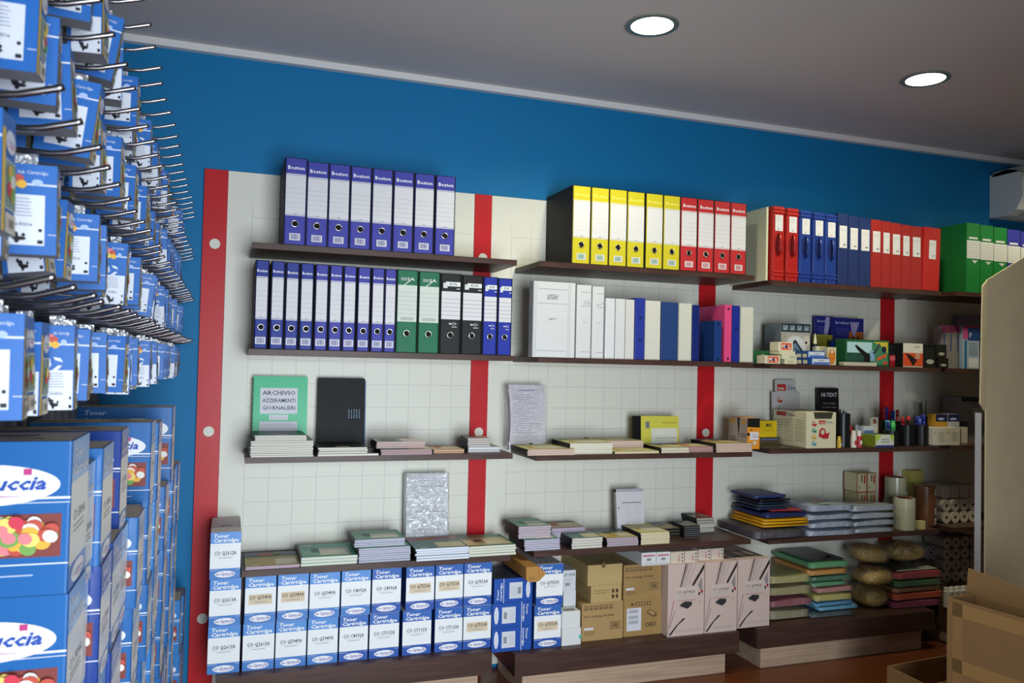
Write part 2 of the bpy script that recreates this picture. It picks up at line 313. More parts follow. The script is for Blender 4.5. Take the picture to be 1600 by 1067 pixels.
# ---------------- lever arch binders ----------------
_bm = {}
def binder_meshes(style, w, h, d):
    key = (style, round(w, 4), round(h, 3))
    if key in _bm: return _bm[key]
    st = {'violet': ('3d3f9e', '14131c'), 'violet2': ('27378c', '131422'), 'yellow': ('cabd24', '1d1a12'), 'red': ('b8262c', '1a0d0e'),
          'green_e': ('1d6a4c', '0f1a17'), 'black_e': ('17171a', '0c0c0e'), 'blue_e': ('1d2f9c', '0d1028')}[style]
    S = mat(st[0], .55); K = mat(st[1], .65); case = MB(); e = .002
    # slipcase: five thin walls, open at the front
    case.box(0, 0, 0, e, d, h, K); case.box(w-e, 0, 0, w, d, h, K); case.box(e, 0, 0, w-e, d, e, K); case.box(e, 0, h-e, w-e, d, h, K); case.box(e, d-e, e, w-e, d, h-e, K)
    sp = MB(); g = .003; sp.rbox(g, -.003, g, w-g, d-.01, h-g, S, .004, 3, 'z'); F = sp.face('-y', 0, -.003, 0, w, d, h)
    lab = WHT if style != 'green_e' else mat('ccd4cc', .6); a0, a1 = g+.0015, w-g-.0015
    if style in ('violet', 'violet2', 'yellow', 'red'):
        F.rect(a0, h*.335, a1, h*.815, WHT); F.rect(a0, h*.345, a1, h*.349, S, 2); F.rect(a0, h*.80, a1, h*.804, S, 2)
        tc = mat('eceaf2', .5) if style != 'yellow' else mat('efe76a', .5)
        F.text('Boston', w/2, h*.865, .013 if w > .07 else .010, tc, w=w*.74, bold=.02, center=True)
        lc = GREY if style != 'yellow' else mat('dedac6', .6)
        if style == 'red': lc = mat('c7a1a1', .6)
        for k in range(5): F.rect(a0, h*(.43+.055*k), a1, h*(.43+.055*k)+.0007, lc, 2)
        F.rect(w*.44, h*.358, w*.58, h*.362, INK, 2)
        bc = {'yellow': mat('4d8f68'), 'red': mat('b8555a')}.get(style, mat('5f5f9a'))
        x0 = w*.27 if w > .07 else w*.12; F.barcode(x0, h*.055, x0+w*.48 if w > .07 else w*.86, h*.135, WHT, bc)
        cz = .245*h
    elif style == 'green_e':
        F.rect(a0, h*.375, a1, h*.815, lab)
        for k in range(6): F.rect(a0, h*(.47+.052*k), a1, h*(.47+.052*k)+.0009, GREY, 2)
        F.rect(w*.2, h*.395, w*.82, h*.43, mat('aeb6ae'), 2)
        for k in range(3): F.rect(w*.18, h*(.872+.013*k), w*.45, h*(.877+.013*k), WHT, 2)
        F.text('SA', w*.47, h*.872, .0115, WHT, w=w*.36, bold=.02); F.poly([(w*.1, h*.77), (w*.13, h*.765), (w*.72, h*.89), (w*.68, h*.895)], mat('d8e2da'), 3)
        cz = .235*h
    else:
        F.rect(a0, h*.43, a1, h*.775 if style == 'black_e' else h*.745, lab)
        n = 5
        for k in range(n): F.rect(a0, h*(.48+.05*k), a1, h*(.48+.05*k)+.001, mat('6d7078'), 2)
        F.rect(w*.12, h*.815, w*.32, h*.88, mat('cfd2d2'), 2); F.rect(w*.24, h*.84, w*.93, h*.895, mat('dfe2e2'), 1); F.text('ESA', w*.42, h*.853, .0095, INK, w=w*.36); F.rect(w*.76, h*.805, w*.92, h*.815, WHT, 2)
        sz = .011 if w > .07 else .009
        F.ell(w*.66, h*.375, sz, sz*.55, WHT, 2, 4); F.ell(w*.66, h*.375, sz*.55, sz*.3, S, 3); F.ell(w*.48, h*.375, sz*.5, sz*.28, WHT, 2, 12); F.rect(w*.55, h*.333, w*.8, h*.34, WHT, 2)
        cz = .235*h
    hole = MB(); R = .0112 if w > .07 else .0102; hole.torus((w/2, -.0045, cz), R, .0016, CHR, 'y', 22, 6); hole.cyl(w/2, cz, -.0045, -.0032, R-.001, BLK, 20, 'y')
    _bm[key] = (case.mesh('slipcase'), sp.mesh('spine'), hole.mesh('finger_ring')); return _bm[key]
def binder(x, y, z, style, w, h, label, group, lean=0, d=.285, rz=0):
    t = thing('lever_arch_binder', label, 'binder', (x, y, z), (0, lean, rz), group); c, s, f = binder_meshes(style, w, h, d)
    put('slipcase', c, t); so = put('spine', s, t); put('finger_ring', f, so)
FY = -.31
us = [440.3, 475.2, 509.4, 543.5, 577.6, 611, 644, 677.2, 710.5]
for i in range(8):
    z = ZS[0][0]; x = ony(us[i], 384+i*2, FY).x+.003
    binder(x, FY-(.004 if i == 0 else rnd.uniform(-.002, .002)), z, 'violet', .079, .318 if i == 0 else .312-.0006*i, 'wide violet spined binder, %s of eight on the top left shelf' % from_left(i, 8), 'wide violet binders on the top shelf')
us = [394.3, 419.3, 442.3, 465.3, 488.5, 511, 533, 555.2, 577.3, 597.8]
for i, u in enumerate(us):
    z = ZS[1][0]; x = ony(u, 548, FY).x+.002; lean = [.02, .02, 0, 0][i] if i < 2 else 0
    binder(x, FY+rnd.uniform(-.002, .003), z+(.0006 if lean else 0), 'violet2' if i < 4 else 'violet', .0478 if i < 9 else .044, .318-i*.0004, 'narrow violet spined binder, %s of ten on second shelf' % from_left(i, 10), 'narrow violet binders on the second shelf', -lean*.0)
for i, (u, st, wd) in enumerate([(617.3, 'green_e', .079), (651.5, 'green_e', .079), (685.8, 'black_e', .077), (719.6, 'black_e', .077), (753, 'blue_e', .053), (776.2, 'blue_e', .053)]):
    x = ony(u, 550, FY).x; wd = ony([651.5, 685.8, 719.6, 753, 776.2, 799][i], 550, FY).x-x-.002; nm = {'g': 'green', 'b': 'black'}[st[0]] if st != 'blue_e' else 'narrow bright blue'
    binder(x, FY, ZS[1][0], st, wd, .315-.002*i, '%s spined binder with finger hole, %s of that pair on second shelf' % (nm, ['left', 'right'][i % 2]), nm+' binders on the second shelf')
us = [892.5, 921.5, 950, 978.5, 1007, 1035, 1061.5, 1088, 1114, 1139.5]
for i, u in enumerate(us):
    st = 'yellow' if i < 6 else 'red'; x = ony(u, 412+i*1.8, FY).x+.001; wd = .0835
    binder(x, FY+rnd.uniform(-.002, .002), ZS[0][1], st, .0825, .322-.0007*i, '%s spined binder, %s of the %s ones on top shelf' % (st, from_left(i if i < 6 else i-6, 6 if i < 6 else 4), 'six' if i < 6 else 'four'), st+' binders on the top shelf')
# red and blue ring binders with moulded handle
def ring_file(u, z, colr, w, h, label, group):
    x = ony(u, 440, FY).x; t = thing('ring_binder', label, 'binder', (x, FY, z), group=group); m = mat(colr, .35, 0, 'plain', .2)
    q = MB(); q.rbox(0, 0, 0, w, .26, h, m, .012, 4, 'z')
    for zz in (.02, .036, h-.032, h-.016): q.rbox(.004, -.0025, zz, w-.004, .006, zz+.01, m, .002, 2, 'x')
    put('cover', q, t)
    q = MB(); F = q.face('-y', 0, -.0006, 0, w, 0, h); F.rect(w*.2, h*.67, w*.8, h*.885, WHT); F.lines(w*.3, h*.8, w*.65, h*.87, 3, .001, GREY, 2); F.text('2R', w*.4, h*.69, .006, INK); put('spine_label', q, t)
    q = MB(); q.tube([(w/2, -.001, h*.36), (w/2, -.012, h*.39), (w/2, -.017, h*.5), (w/2, -.012, h*.6), (w/2, -.001, h*.63)], .0055, m, 8)
    F = q.face('-y', 0, -.0008, 0, w, 0, h); F.ell(w/2, h*.49, w*.32, h*.15, mat('701014' if colr[0] == 'a' else '16235c', .5)); put('handle', q, t)
for i, (u, cl, nm) in enumerate([(1206, 'ac2420', 'red'), (1228, 'ac2420', 'red'), (1248.5, '233c88', 'blue'), (1269.5, '233c88', 'blue'), (1289, '233c88', 'blue')]):
    k = i if i < 2 else i-2
    ring_file(u, ZS[0][2], cl, .0685, .335-.003*i, '%s moulded ring binder with handle, %s of %s on top shelf' % (nm, from_left(k, 2 if i < 2 else 3), 'two' if i < 2 else 'three'), nm+' moulded ring binders')
def plain_file(x, y, z, w, h, d, colr, label, cat='binder', name='box_file', lab=None, lean=0, group=None, extra=None, rough=.6):
    t = thing(name, label, cat, (x, y, z), (0, lean, 0), group); m = mat(colr, rough, 0, 'leather'); q = MB(); q.rbox(0, 0, 0, w, d, h, m, .003, 2, 'z'); put('cover', q, t)
    if lab:
        q = MB(); F = q.face('-y', 0, -.0006, 0, w, 0, h); F.rect(w*lab[0], h*lab[1], w*lab[2], h*lab[3], WHT); F.lines(w*lab[0]+.004, h*lab[3]-.028, w*lab[2]-.004, h*lab[3]-.012, 2, .001, GREY)
        F.poly([(w*.5, h*lab[1]+.012), (w*(lab[2]-.08), h*lab[1]+.016), (w*.55, h*lab[1]+.019)], INK, 2); put('spine_label', q, t)
    if extra: extra(t, w, h)
    return t
for i, (u, u2, cl) in enumerate([(1308.5, 1325, '1c2f62'), (1325.5, 1342, '1c2f62'), (1342.5, 1360.3, '1c2f62'), (1360.8, 1377, '9c2422'), (1377.6, 1391.5, '9c2422'), (1392, 1408, '9c2422'), (1408.6, 1422.6, '9c2422'), (1423.2, 1440, '9c2422')]):
    x = ony(u, 443+i, FY).x; x2 = ony(u2, 443+i, FY).x; nm = 'navy' if i < 3 else 'red'; n = 3 if i < 3 else 5
    plain_file(x, FY, ZS[0][2], x2-x-.001, [.332, .325, .322, .319, .316, .312, .308, .306][i], .27, cl, '%s cloth box file with white label, %s of %s on top shelf' % (nm, from_left(i if i < 3 else i-3, n), ['three', 'five'][i > 2]), lab=(.14, .52, .86, .83), group=nm+' box files on the top shelf')
x = ony(1441.5, 452, FY).x
plain_file(x, FY, ZS[0][2]+.004, .103, .306, .27, 'b0201e', 'leaning red box file with narrow label beside the green binders', lab=(.3, .5, .72, .8), lean=.035)
x = ony(1168, 440, FY+.0).x; plain_file(2.186, -.30, ZS[0][2], .0115, .33, .27, 'cfcdb0', 'cream box file side standing left of the red ring binders')
def bands(t, w, h):
    q = MB(); F = q.face('-y', 0, -.0006, 0, w, 0, h); F.rect(0, h*.49, w, h*.75, WHT); F.lines(0, h*.5, w, h*.73, 7, .0012, mat('8fa08f'))
    F.rect(w*.15, h*.77, w*.8, h*.80, WHT); F.rect(w*.4, h*.45, w*.8, h*.465, WHT); F.ell(w*.6, h*.44, .008, .005, WHT); put('spine_label', q, t)
for i, (u, u2) in enumerate([(1510, 1531), (1531.4, 1552), (1552.4, 1573.5), (1574, 1594), (1594.5, 1614)]):
    x = ony(u, 457, FY).x; x2 = ony(u2, 458, FY).x; nm = 'bright green' if i < 3 else 'blue violet'
    plain_file(x, FY, ZS[0][3], x2-x-.001, .345-.004*i, .285, '1b7838' if i < 3 else '34389a', '%s binder with striped label, %s of its colour at far right' % (nm, from_left(i, 3) if i < 3 else ['left', 'right'][i-3]), extra=bands, group=nm+' binders on the rightmost top shelf', rough=.45)

# second shelf, second column: project folders
z = ZS[1][1]
def proj(u0, u1, y, h, d, label, full=True):
    a = ony(u0, 558, y).x; b = ony(u1, 558, y).x; w = b-a; t = thing('project_folder', label, 'folder', (a, y, z), group='white project folders with spring edges')
    q = MB(); m = mat('d2d2d4', .6); q.rbox(0, 0, 0, w, d, h, m, .003, 2, 'z'); F = q.face('-y', 0, 0, 0, w, d, h); s = .165/ max(w, .1)
    W = .165
    def cl(x): return min(x, w-.002)
    for bz in (.9, .71, .085): F.rect(.02, h*bz, cl(W-.02), h*bz+.0012, mat('70747a'))
    for k in range(8): F.rect(.02, h*(.18+.05*k), cl(W-.02), h*(.18+.05*k)+.0005, mat('c4c4c8'))
    if full:
        F.text('CARTELLA', W/2, h*.80, .0105, mat('55575c'), w=.048, center=True); F.text('ARCHIVIO', W/2, h*.765, .0105, mat('55575c'), w=.048, center=True); F.text('oggetto', W/2, h*.5, .0085, mat('55575c'), w=.035, center=True); F.rect(W/2-.006, h*.63, W/2+.006, h*.633, GREY)
        for xx in (.006, .013, W-.013, W-.006):
            for k in range(44): F.ell(xx, h*(.02+k*.0222), .0011, .0014, INK, 1, 6)
    else:
        F.text('CARTELLA', .05, h*.76, .009, mat('b4b4bc'), w=min(.04, w-.03) if w > .06 else .02, center=True); F.text('ARCHIVIO', .05 if w > .06 else .028, h*.73, .009, mat('b4b4bc'), w=.04 if w > .06 else .02, center=True)
        F.text('oggetto', w*.6, h*.49, .006, mat('b4b4bc'), w=.02, center=True)
    put('cover', q, t)
proj(831.5, 897.5, -.315, .304, .05, 'white printed project folder with punched edges, widest and leftmost')
proj(899.5, 922.5, -.303, .300, .225, 'white project folder just right of the punched edge one', False)
proj(924, 942.5, -.300, .297, .22, 'white project folder, third from left beside the slim white binders', False)
def ringb(u0, u1, h, colr, label, y=-.305, rivets=None, d=.25, rough=.3, grp=None, name='display_binder', shelf=None, film_=True):
    zz = z if shelf is None else shelf; a = ony(u0, 562, y).x; b = ony(u1, 562, y).x; w = b-a-.0012; t = thing(name, label, 'binder', (a, y, zz), group=grp)
    q = MB(); m = mat(colr, rough, 0, 'plain', .5 if film_ else .1); q.rbox(0, 0, 0, w, d, h, m, .003, 3, 'z'); put('cover', q, t)
    if film_:
        q = MB(); F = q.face('-y', 0, -.0005, 0, w, 0, h); F.rect(.004, .004, w-.004, h-.004, mat(colr, .18, 0, 'wrap', .8)); put('clear_pocket', q, t)
    if rivets:
        for rz in rivets:
            q = MB(); q.cyl(w/2, h*rz, -.002, .0, .0045, mat('3a3c50', .3, .8), 14, 'y'); put('rivet', q, t)
ringb(945, 960, .251, 'd9dade', 'slim white display binder, leftmost of three', grp='slim white display binders')
ringb(960.7, 976, .251, 'd6d6d8', 'slim white display binder, middle of three', grp='slim white display binders')
ringb(976.5, 990.6, .25, 'd4d2d0', 'slim white display binder, right beside blue riveted one', grp='slim white display binders')
ringb(991.5, 1007, .259, '2c3a94', 'slim blue binder with two dark rivets on the spine', rivets=(.68, .32), film_=False)
ringb(1007.5, 1031.5, .25, 'd3d1c8', 'wide white display binder left of the wide navy one')
ringb(1032.5, 1059, .248, '2a4478', 'wide navy display binder between two white ones')
ringb(1060, 1080.5, .246, 'd0cfc4', 'white display binder right of the wide navy one')
ringb(1081, 1092.5, .242, '1b2a70', 'dark blue binder behind the short blue one', y=-.3)
ringb(1116, 1127.5, .178, '1f3c78', 'short dark blue binder with rivets standing in front of pink one', y=-.313, rivets=(.93, .07), d=.12, film_=False)
ringb(1131.5, 1143, .25, 'd84a80', 'pink riveted binder between blue binders', rivets=(.93, .06), d=.21, film_=False)
ringb(1143.5, 1155.5, .248, '222f8c', 'slim deep blue binder right of the pink one', film_=False, rivets=(.6,))
ringb(1156.5, 1177, .244, 'cfcfc2', 'plain white display binder at the shelf end, rightmost')

# ---------------- booklets in stacks ----------------
def cover_plain(F, w, d): pass
def cov_label(F, w, d): F.rect(w*.38, d*.1, w*.66, d*.2, mat('cfc9b4'))
def cov_teal(F, w, d):
    F.rect(w*.03, d*.04, w*.97, d*.96, mat('58a58d', .4)); F.rect(w*.36, d*.08, w*.9, d*.62, mat('c9cbbd', .4), 2); F.rect(w*.08, d*.78, w*.26, d*.92, mat('c3c9bc'), 2)
    F.lines(w*.22, d*.3, w*.36, d*.62, 6, .004, mat('5c6f68'), 3); F.poly([(w*.08, d*.35), (w*.2, d*.15), (w*.36, d*.1), (w*.36, d*.13), (w*.22, d*.18)], mat('cfd7cc'), 3)
def cov_map(F, w, d):
    F.rect(0, d*.72, w, d, mat('3c4a6a', .4)); F.rect(0, 0, w, d*.7, mat('a58e42', .4)); F.rect(0, d*.68, w, d*.74, mat('2f7f6c'), 2); F.ell(w*.4, d*.83, w*.2, d*.1, mat('b7664a'), 2); F.ell(w*.62, d*.86, w*.1, d*.07, mat('7f9250'), 3)
    F.rect(w*.56, d*.06, w*.95, d*.46, mat('c2bfa6', .4), 2); F.rect(w*.1, d*.03, w*.26, d*.1, mat('d6d1bd'), 2)
def cov_redteal(F, w, d):
    F.rect(0, d*.66, w, d, mat('8f2a33', .3)); F.rect(0, 0, w, d*.66, mat('235f58', .3)); F.rect(w*.45, d*.04, w*.96, d*.46, mat('c4bd98', .4), 2); F.rect(w*.1, d*.04, w*.24, d*.1, mat('c8c4b4'), 2)
    F.poly([(0, d*.6), (w, d*.54), (w, d*.5), (0, d*.55)], mat('7fa39b'), 2); F.ell(w*.4, d*.83, w*.14, d*.07, mat('a97a3a'), 2)
def cov_cream(F, w, d):
    F.rect(w*.02, d*.04, w*.98, d*.96, mat('2f7a5c', .35)); F.rect(w*.04, d*.07, w*.96, d*.7, mat('cfc49c', .4), 2); F.rect(w*.24, d*.22, w*.46, d*.6, mat('8f7f64'), 3); F.ell(w*.35, d*.44, w*.08, d*.1, mat('3b3b32'), 4); F.text('XX', w*.28, d*.1, .012, mat('7f2b35'), l=4)
def cov_yellow(F, w, d):
    F.rect(0, 0, w, d, mat('c9c15c', .35)); F.rect(w*.3, d*.1, w*.95, d*.55, mat('cdc9ad', .4), 2); F.ell(w*.2, d*.4, w*.06, d*.1, mat('b39b36'), 2); F.rect(w*.1, d*.8, w*.3, d*.86, mat('77764a'), 2)
def cov_orange(F, w, d):
    F.rect(0, 0, w, d, mat('c99a6a', .35)); F.rect(w*.35, d*.1, w*.95, d*.8, mat('d3c39f', .4), 2); F.rect(0, d*.8, w, d, mat('7c6a58'), 2); F.ell(w*.3, d*.6, w*.12, d*.14, mat('c8694a'), 3)
def cov_grey(F, w, d):
    F.rect(0, 0, w, d, mat('7d7f74', .3)); F.rect(w*.5, d*.1, w*.95, d*.6, mat('b5aea0', .4), 2); F.rect(0, d*.6, w*.5, d, mat('4c5f55'), 2)
def cov_pinkgreen(F, w, d):
    F.rect(0, 0, w*.55, d, mat('4d6f60', .3)); F.rect(w*.55, 0, w, d, mat('cfc3b4', .3)); F.rect(w*.1, d*.2, w*.45, d*.75, mat('6b8577'), 2)
def cov_yb(F, w, d):
    F.rect(0, 0, w, d*.65, mat('b79f43', .35)); F.rect(0, d*.65, w, d, mat('45576a', .35)); F.rect(w*.5, d*.08, w*.95, d*.5, mat('c5bf9f'), 2); F.ell(w*.35, d*.6, w*.14, d*.12, mat('55684a'), 2)
_bk = {}
def booklet(w, d, th, pages, cover, spine, cov, key):
    k = (round(w, 3), round(d, 3), th, pages, cover, spine, key)
    if k in _bk: return _bk[k]
    e = min(.0005, th*.07); a = MB(); a.box(.002, .0012, e, w, d, th-e, mat(pages, .8, 0, 'paper'))
    b = MB(); cm = mat(cover, .38); b.box(0, 0, 0, w+.001, d, e, cm); b.box(0, 0, th-e, w+.001, d, th, cm)
    if cov: cov(b.face('+z', 0, 0, 0, w, d, th), w, d)
    c = MB(); sm = mat(spine, .45); c.box(-.0012, -.0002, 0, .001, d+.0002, th, sm); c.box(-.0012, -.0002, th, w*.085, d+.0002, th+.0004, sm)
    _bk[k] = (a.mesh('page_block'), b.mesh('cover'), c.mesh('spine_tape')); return _bk[k]
def stack(u0, u1, v, z, n, th, d, pages, cover, cov, where, group, y=None, spine='15151a', rz=0, jit=.002, z0=0, kind='booklet'):
    if y is None: y = onz(u0, v, z).y
    a = ony(u0, v, y).x; b = ony(u1, v, y).x; w = b-a; r = random.Random(int(u0*7+v)); zz = z+z0
    for i in range(n):
        top = i == n-1; ms = booklet(w, d, th, pages, cover, spine, cov if top else None, cov.__name__ if (cov and top) else '')
        pos = from_bottom(i, n)
        t = thing(kind, ('%s %s in %s' % (pos, kind, where)) if n > 1 else where, kind, (a+(r.uniform(-jit, jit) if i else 0), y+(r.uniform(0, jit*1.5) if i else 0), zz), (0, 0, rz+r.uniform(-.006, .006)), group)
        put('page_block', ms[0], t); put('cover', ms[1], t); put('spine_tape', ms[2], t)
        zz += th+.0002
    return zz, y
CR, PK, LV = 'e3ddd0', 'd0b3b0', 'c3bcd0'
z = ZS[2][0]
s1, _ = stack(391, 489.5, 713, z, 9, .0062, .215, CR, '1b241f', None, 'thick black spined cream pile under the green spiral book', 'cream booklets under the spiral book', y=-.322, jit=.003)
stack(398, 479, 683, z, 3, .0062, .19, CR, '26302a', cov_label, 'the small upper pile before the green spiral book', 'cream booklets under the spiral book', y=-.315, z0=s1-z, jit=.003)
stack(496, 591.5, 714, z, 1, .0085, .215, CR, '1b241f', None, 'wide cream booklet lying under the black portfolio', 'cream booklets by the portfolio', y=-.322)
stack(497, 574, 706, z, 3, .0072, .19, CR, '1b241f', cov_label, 'small cream pile in front of the black portfolio', 'cream booklets by the portfolio', y=-.318, z0=.009, jit=.004)
_, y_ = stack(595, 675, 711, z, 3, .0068, .16, 'bb9c9e', '48574f', cov_pinkgreen, 'low green and beige topped pink pile beside the portfolio', 'pink edged booklets on the third shelf', y=-.318)
stack(588, 664, 696, z, 4, .0062, .12, PK, '565b54', cov_pinkgreen, 'upper pink edged pile right of the portfolio', 'pink edged booklets on the third shelf', y=-.29, z0=.0225)
stack(677, 725, 706, z, 2, .0075, .13, 'cfa888', '8a7560', cov_orange, 'thin orange topped pile left of the red board', 'orange booklets on the third shelf', y=-.29)
zz, y_ = stack(731, 781, 705, z, 2, .0105, .13, 'd6d8dc', '70756f', None, 'low white edged pile over the red board', 'grey booklets by the red board', y=-.27)
stack(731, 766, 695, z, 4, .0085, .10, 'c5bcb6', '5c6159', cov_grey, 'upper grey topped pile over the red board', 'grey booklets by the red board', y=-.265, z0=zz-z)
z = ZS[2][1]
stack(824, 898, 714, z, 3, .0078, .21, PK, 'bfb86a', cov_yellow, 'yellow topped pink pile at left end below the wrapped forms', 'yellow receipt pads on the second column shelf', y=-.322, rz=.0)
stack(890, 957, 709, z, 5, .0086, .19, 'e0dcd2', 'bfb86a', cov_yellow, 'tall white edged pile with yellow top', 'yellow receipt pads on the second column shelf', y=-.30)
stack(939, 1005, 703, z, 5, .0085, .16, 'ccb3ac', '9f9a80', cov_yellow, 'pink edged pile behind the thin yellow pad', 'yellow receipt pads on the second column shelf', y=-.215)
stack(960, 1030, 710, z, 1, .0095, .12, 'd8c9ae', 'cdc25c', cov_yellow, 'single thin yellow pad lying at the front edge', 'yellow receipt pads on the second column shelf', y=-.312)
stack(1033, 1077, 709, z, 2, .011, .18, 'd9cfb8', '9aa08c', cov_yb, 'low pile in front of standing yellow receipt book', 'receipt pads right of the yellow book', y=-.31)
stack(1077, 1117.5, 707, z, 3, .0075, .16, 'b58f98', 'b59a60', cov_orange, 'purple edged pile between two lighter piles', 'receipt pads right of the yellow book', y=-.30)
stack(1119, 1175.5, 705.5, z, 4, .0095, .2, 'd0b6ae', 'b9a94f', cov_yb, 'yellow and grey topped pile at right end of the shelf', 'receipt pads right of the yellow book', y=-.32)
z = ZS[3][0]
stack(382.5, 468, 881, z, 2, .0052, .215, 'd2b8c6', '3d3550', cov_map, 'thin pile with ochre and blue map cover', 'school booklets on the fourth shelf', y=-.312, kind='booklet')
stack(469.5, 558, 879, z, 3, .0105, .215, 'dcdccf', '3f8f77', cov_teal, 'teal covered white edged pile at left', 'school booklets on the fourth shelf', y=-.31)
zz, _ = stack(560, 641, 874, z, 7, .0075, .2, LV, '4c8774', cov_teal, 'thick lilac edged lower pile with teal cover', 'school booklets on the fourth shelf', y=-.31)
stack(554, 633, 834, z, 4, .0068, .16, LV, '5b8f7c', cov_teal, 'upper lilac edged pile with teal cover', 'school booklets on the fourth shelf', y=-.29, z0=zz-z)
stack(650, 733, 878, z, 5, .0092, .2, 'e4e6f2', '235f58', cov_redteal, 'bright white edged pile with red and dark teal cover', 'school booklets on the fourth shelf', y=-.335, jit=.004)
stack(729.5, 806, 867, z, 4, .0098, .2, 'e2dccc', '2f7a5c', cov_cream, 'white edged pile with green framed cream cover at right', 'school booklets on the fourth shelf', y=-.315)
z = ZS[3][1]
zz, _ = stack(819.5, 875, 852, z, 5, .0085, .18, LV, '4d6b5f', cov_teal, 'lower lilac pile at left end of second column', 'exercise books in the second column', y=-.305)
stack(810, 861, 829, z, 6, .0078, .16, 'c8b3c0', '5c6f60', cov_teal, 'upper pink lilac pile at left end of second column', 'exercise books in the second column', y=-.275, z0=zz-z)
stack(862, 915, 829, z, 8, .0075, .13, 'c5b6cc', '6a5a52', cov_orange, 'tall lilac pile behind the red covered books', 'exercise books in the second column', y=-.2, z0=.0)
stack(893, 941, 857, z, 4, .0105, .17, 'ddd3c8', '235f58', cov_redteal, 'white pile with red and teal cover in second column', 'exercise books in the second column', y=-.315)
stack(948, 997, 854, z, 4, .0085, .17, 'b5a6b8', '8f8340', cov_yb, 'purple edged pile with ochre and blue cover', 'exercise books in the second column', y=-.31)
stack(1001, 1046, 852, z, 5, .0095, .2, 'dccfb4', 'b9ae58', cov_yellow, 'long cream pile with yellow cover before the ruled pad', 'exercise books in the second column', y=-.31)
stack(1036, 1062, 842, z, 3, .0125, .12, '1c1c20', '9c8f55', cov_yb, 'dark edged pile with ochre top in second column', 'small notebooks in the second column', y=-.2)
stack(1069, 1094, 842, z, 6, .0085, .1, '25252c', '8f8f88', cov_grey, 'black and grey pile of small pads', 'small notebooks in the second column', y=-.23)
stack(1089, 1116, 833, z, 2, .02, .12, 'c9c3b6', '33343a', None, 'lower thick pile at right before red board', 'small notebooks in the second column', y=-.15)
stack(1089, 1116, 822, z, 2, .0115, .13, 'b5ab9d', '4a3d3a', cov_grey, 'brown topped upper pile at right before red board', 'small notebooks in the second column', y=-.152, z0=.042)

# ---------------- things standing on shelves ----------------
def leaner(name, label, cat, u0, u1, v, vt, z, y, th, build, tilt=.12, group=None):
    a = ony(u0, v, y).x; w = ony(u1, v, y).x-a; h = (ony(u0, vt, y).z-z)/math.cos(tilt)
    t = thing(name, label, cat, (a, y, z), (-tilt, 0, 0), group); build(t, w, h, th); return t
def b_spiral(t, w, h, th):
    q = MB(); q.box(0, 0, 0, w, th, h, mat('e4e2da', .7), {'-y': mat('2bb57e', .35)}); q.box(-.0005, -.0015, -.0005, w+.0015, -.0003, h, mat('2bb57e', .35))
    F = q.face('-y', 0, -.0015, 0, w, 0, h); L = mat('dad8de', .6); D = mat('1b2a58', .5)
    F.rect(w*.13, h*.49, w*.82, h*.84, L)
    for s_, b in (('ARCHIVIO', .745), ('AZZERAMENTI', .645), ('GIORNALIERI', .545)): F.text(s_, w*.17, h*b, .0165 if b > .7 else .0145, D, w=w*.61, bold=.01)
    F.rect(w*.3, h*.405, w*.65, h*.475, L); F.text('N.', w*.34, h*.425, .007, GREY); F.lines(w*.4, h*.42, w*.62, h*.43, 1, .0006, GREY)
    F.rect(w*.13, h*.19, w*.82, h*.385, L); F.lines(w*.16, h*.2, w*.8, h*.37, 3, .0008, GREY); put('cover', q, t)
    q = MB()
    for k in range(34):
        zc = h*(.02+.0285*k); q.torus((-.001, .003, zc), .0062, .0009, mat('1e2a2a', .3, .6), 'z', 12, 5)
    put('spiral_binding', q, t)
leaner('spiral_archive_book', 'green spiral bound archive register standing behind the thick cream pile', 'register', 393, 478, 705, 587.5, ZS[2][0], -.085, .016, b_spiral, .09)
def b_port(t, w, h, th):
    q = MB(); K = mat('050509', .6, 0, 'leather'); q.rbox(0, 0, 0, w, th, h, K, .006, 3, 'y'); F = q.face('-y', 0, 0, 0, w, th, h)
    for i in range(5):
        for j in range(6): F.ell(w*(.66+.055*i), h*(.44+.022*j), .0012, .0012, mat('5a6f80', .3, .8), 1, 8)
    put('cover', q, t); q = MB(); q.box(w, .003, .004, w+.004, th-.002, h-.01, mat('2d5f94', .4)); put('inner_sheets', q, t)
leaner('document_portfolio', 'black leather document portfolio standing upright against the panel', 'portfolio', 495, 569, 703, 590, ZS[2][0], -.085, .022, b_port, .08)
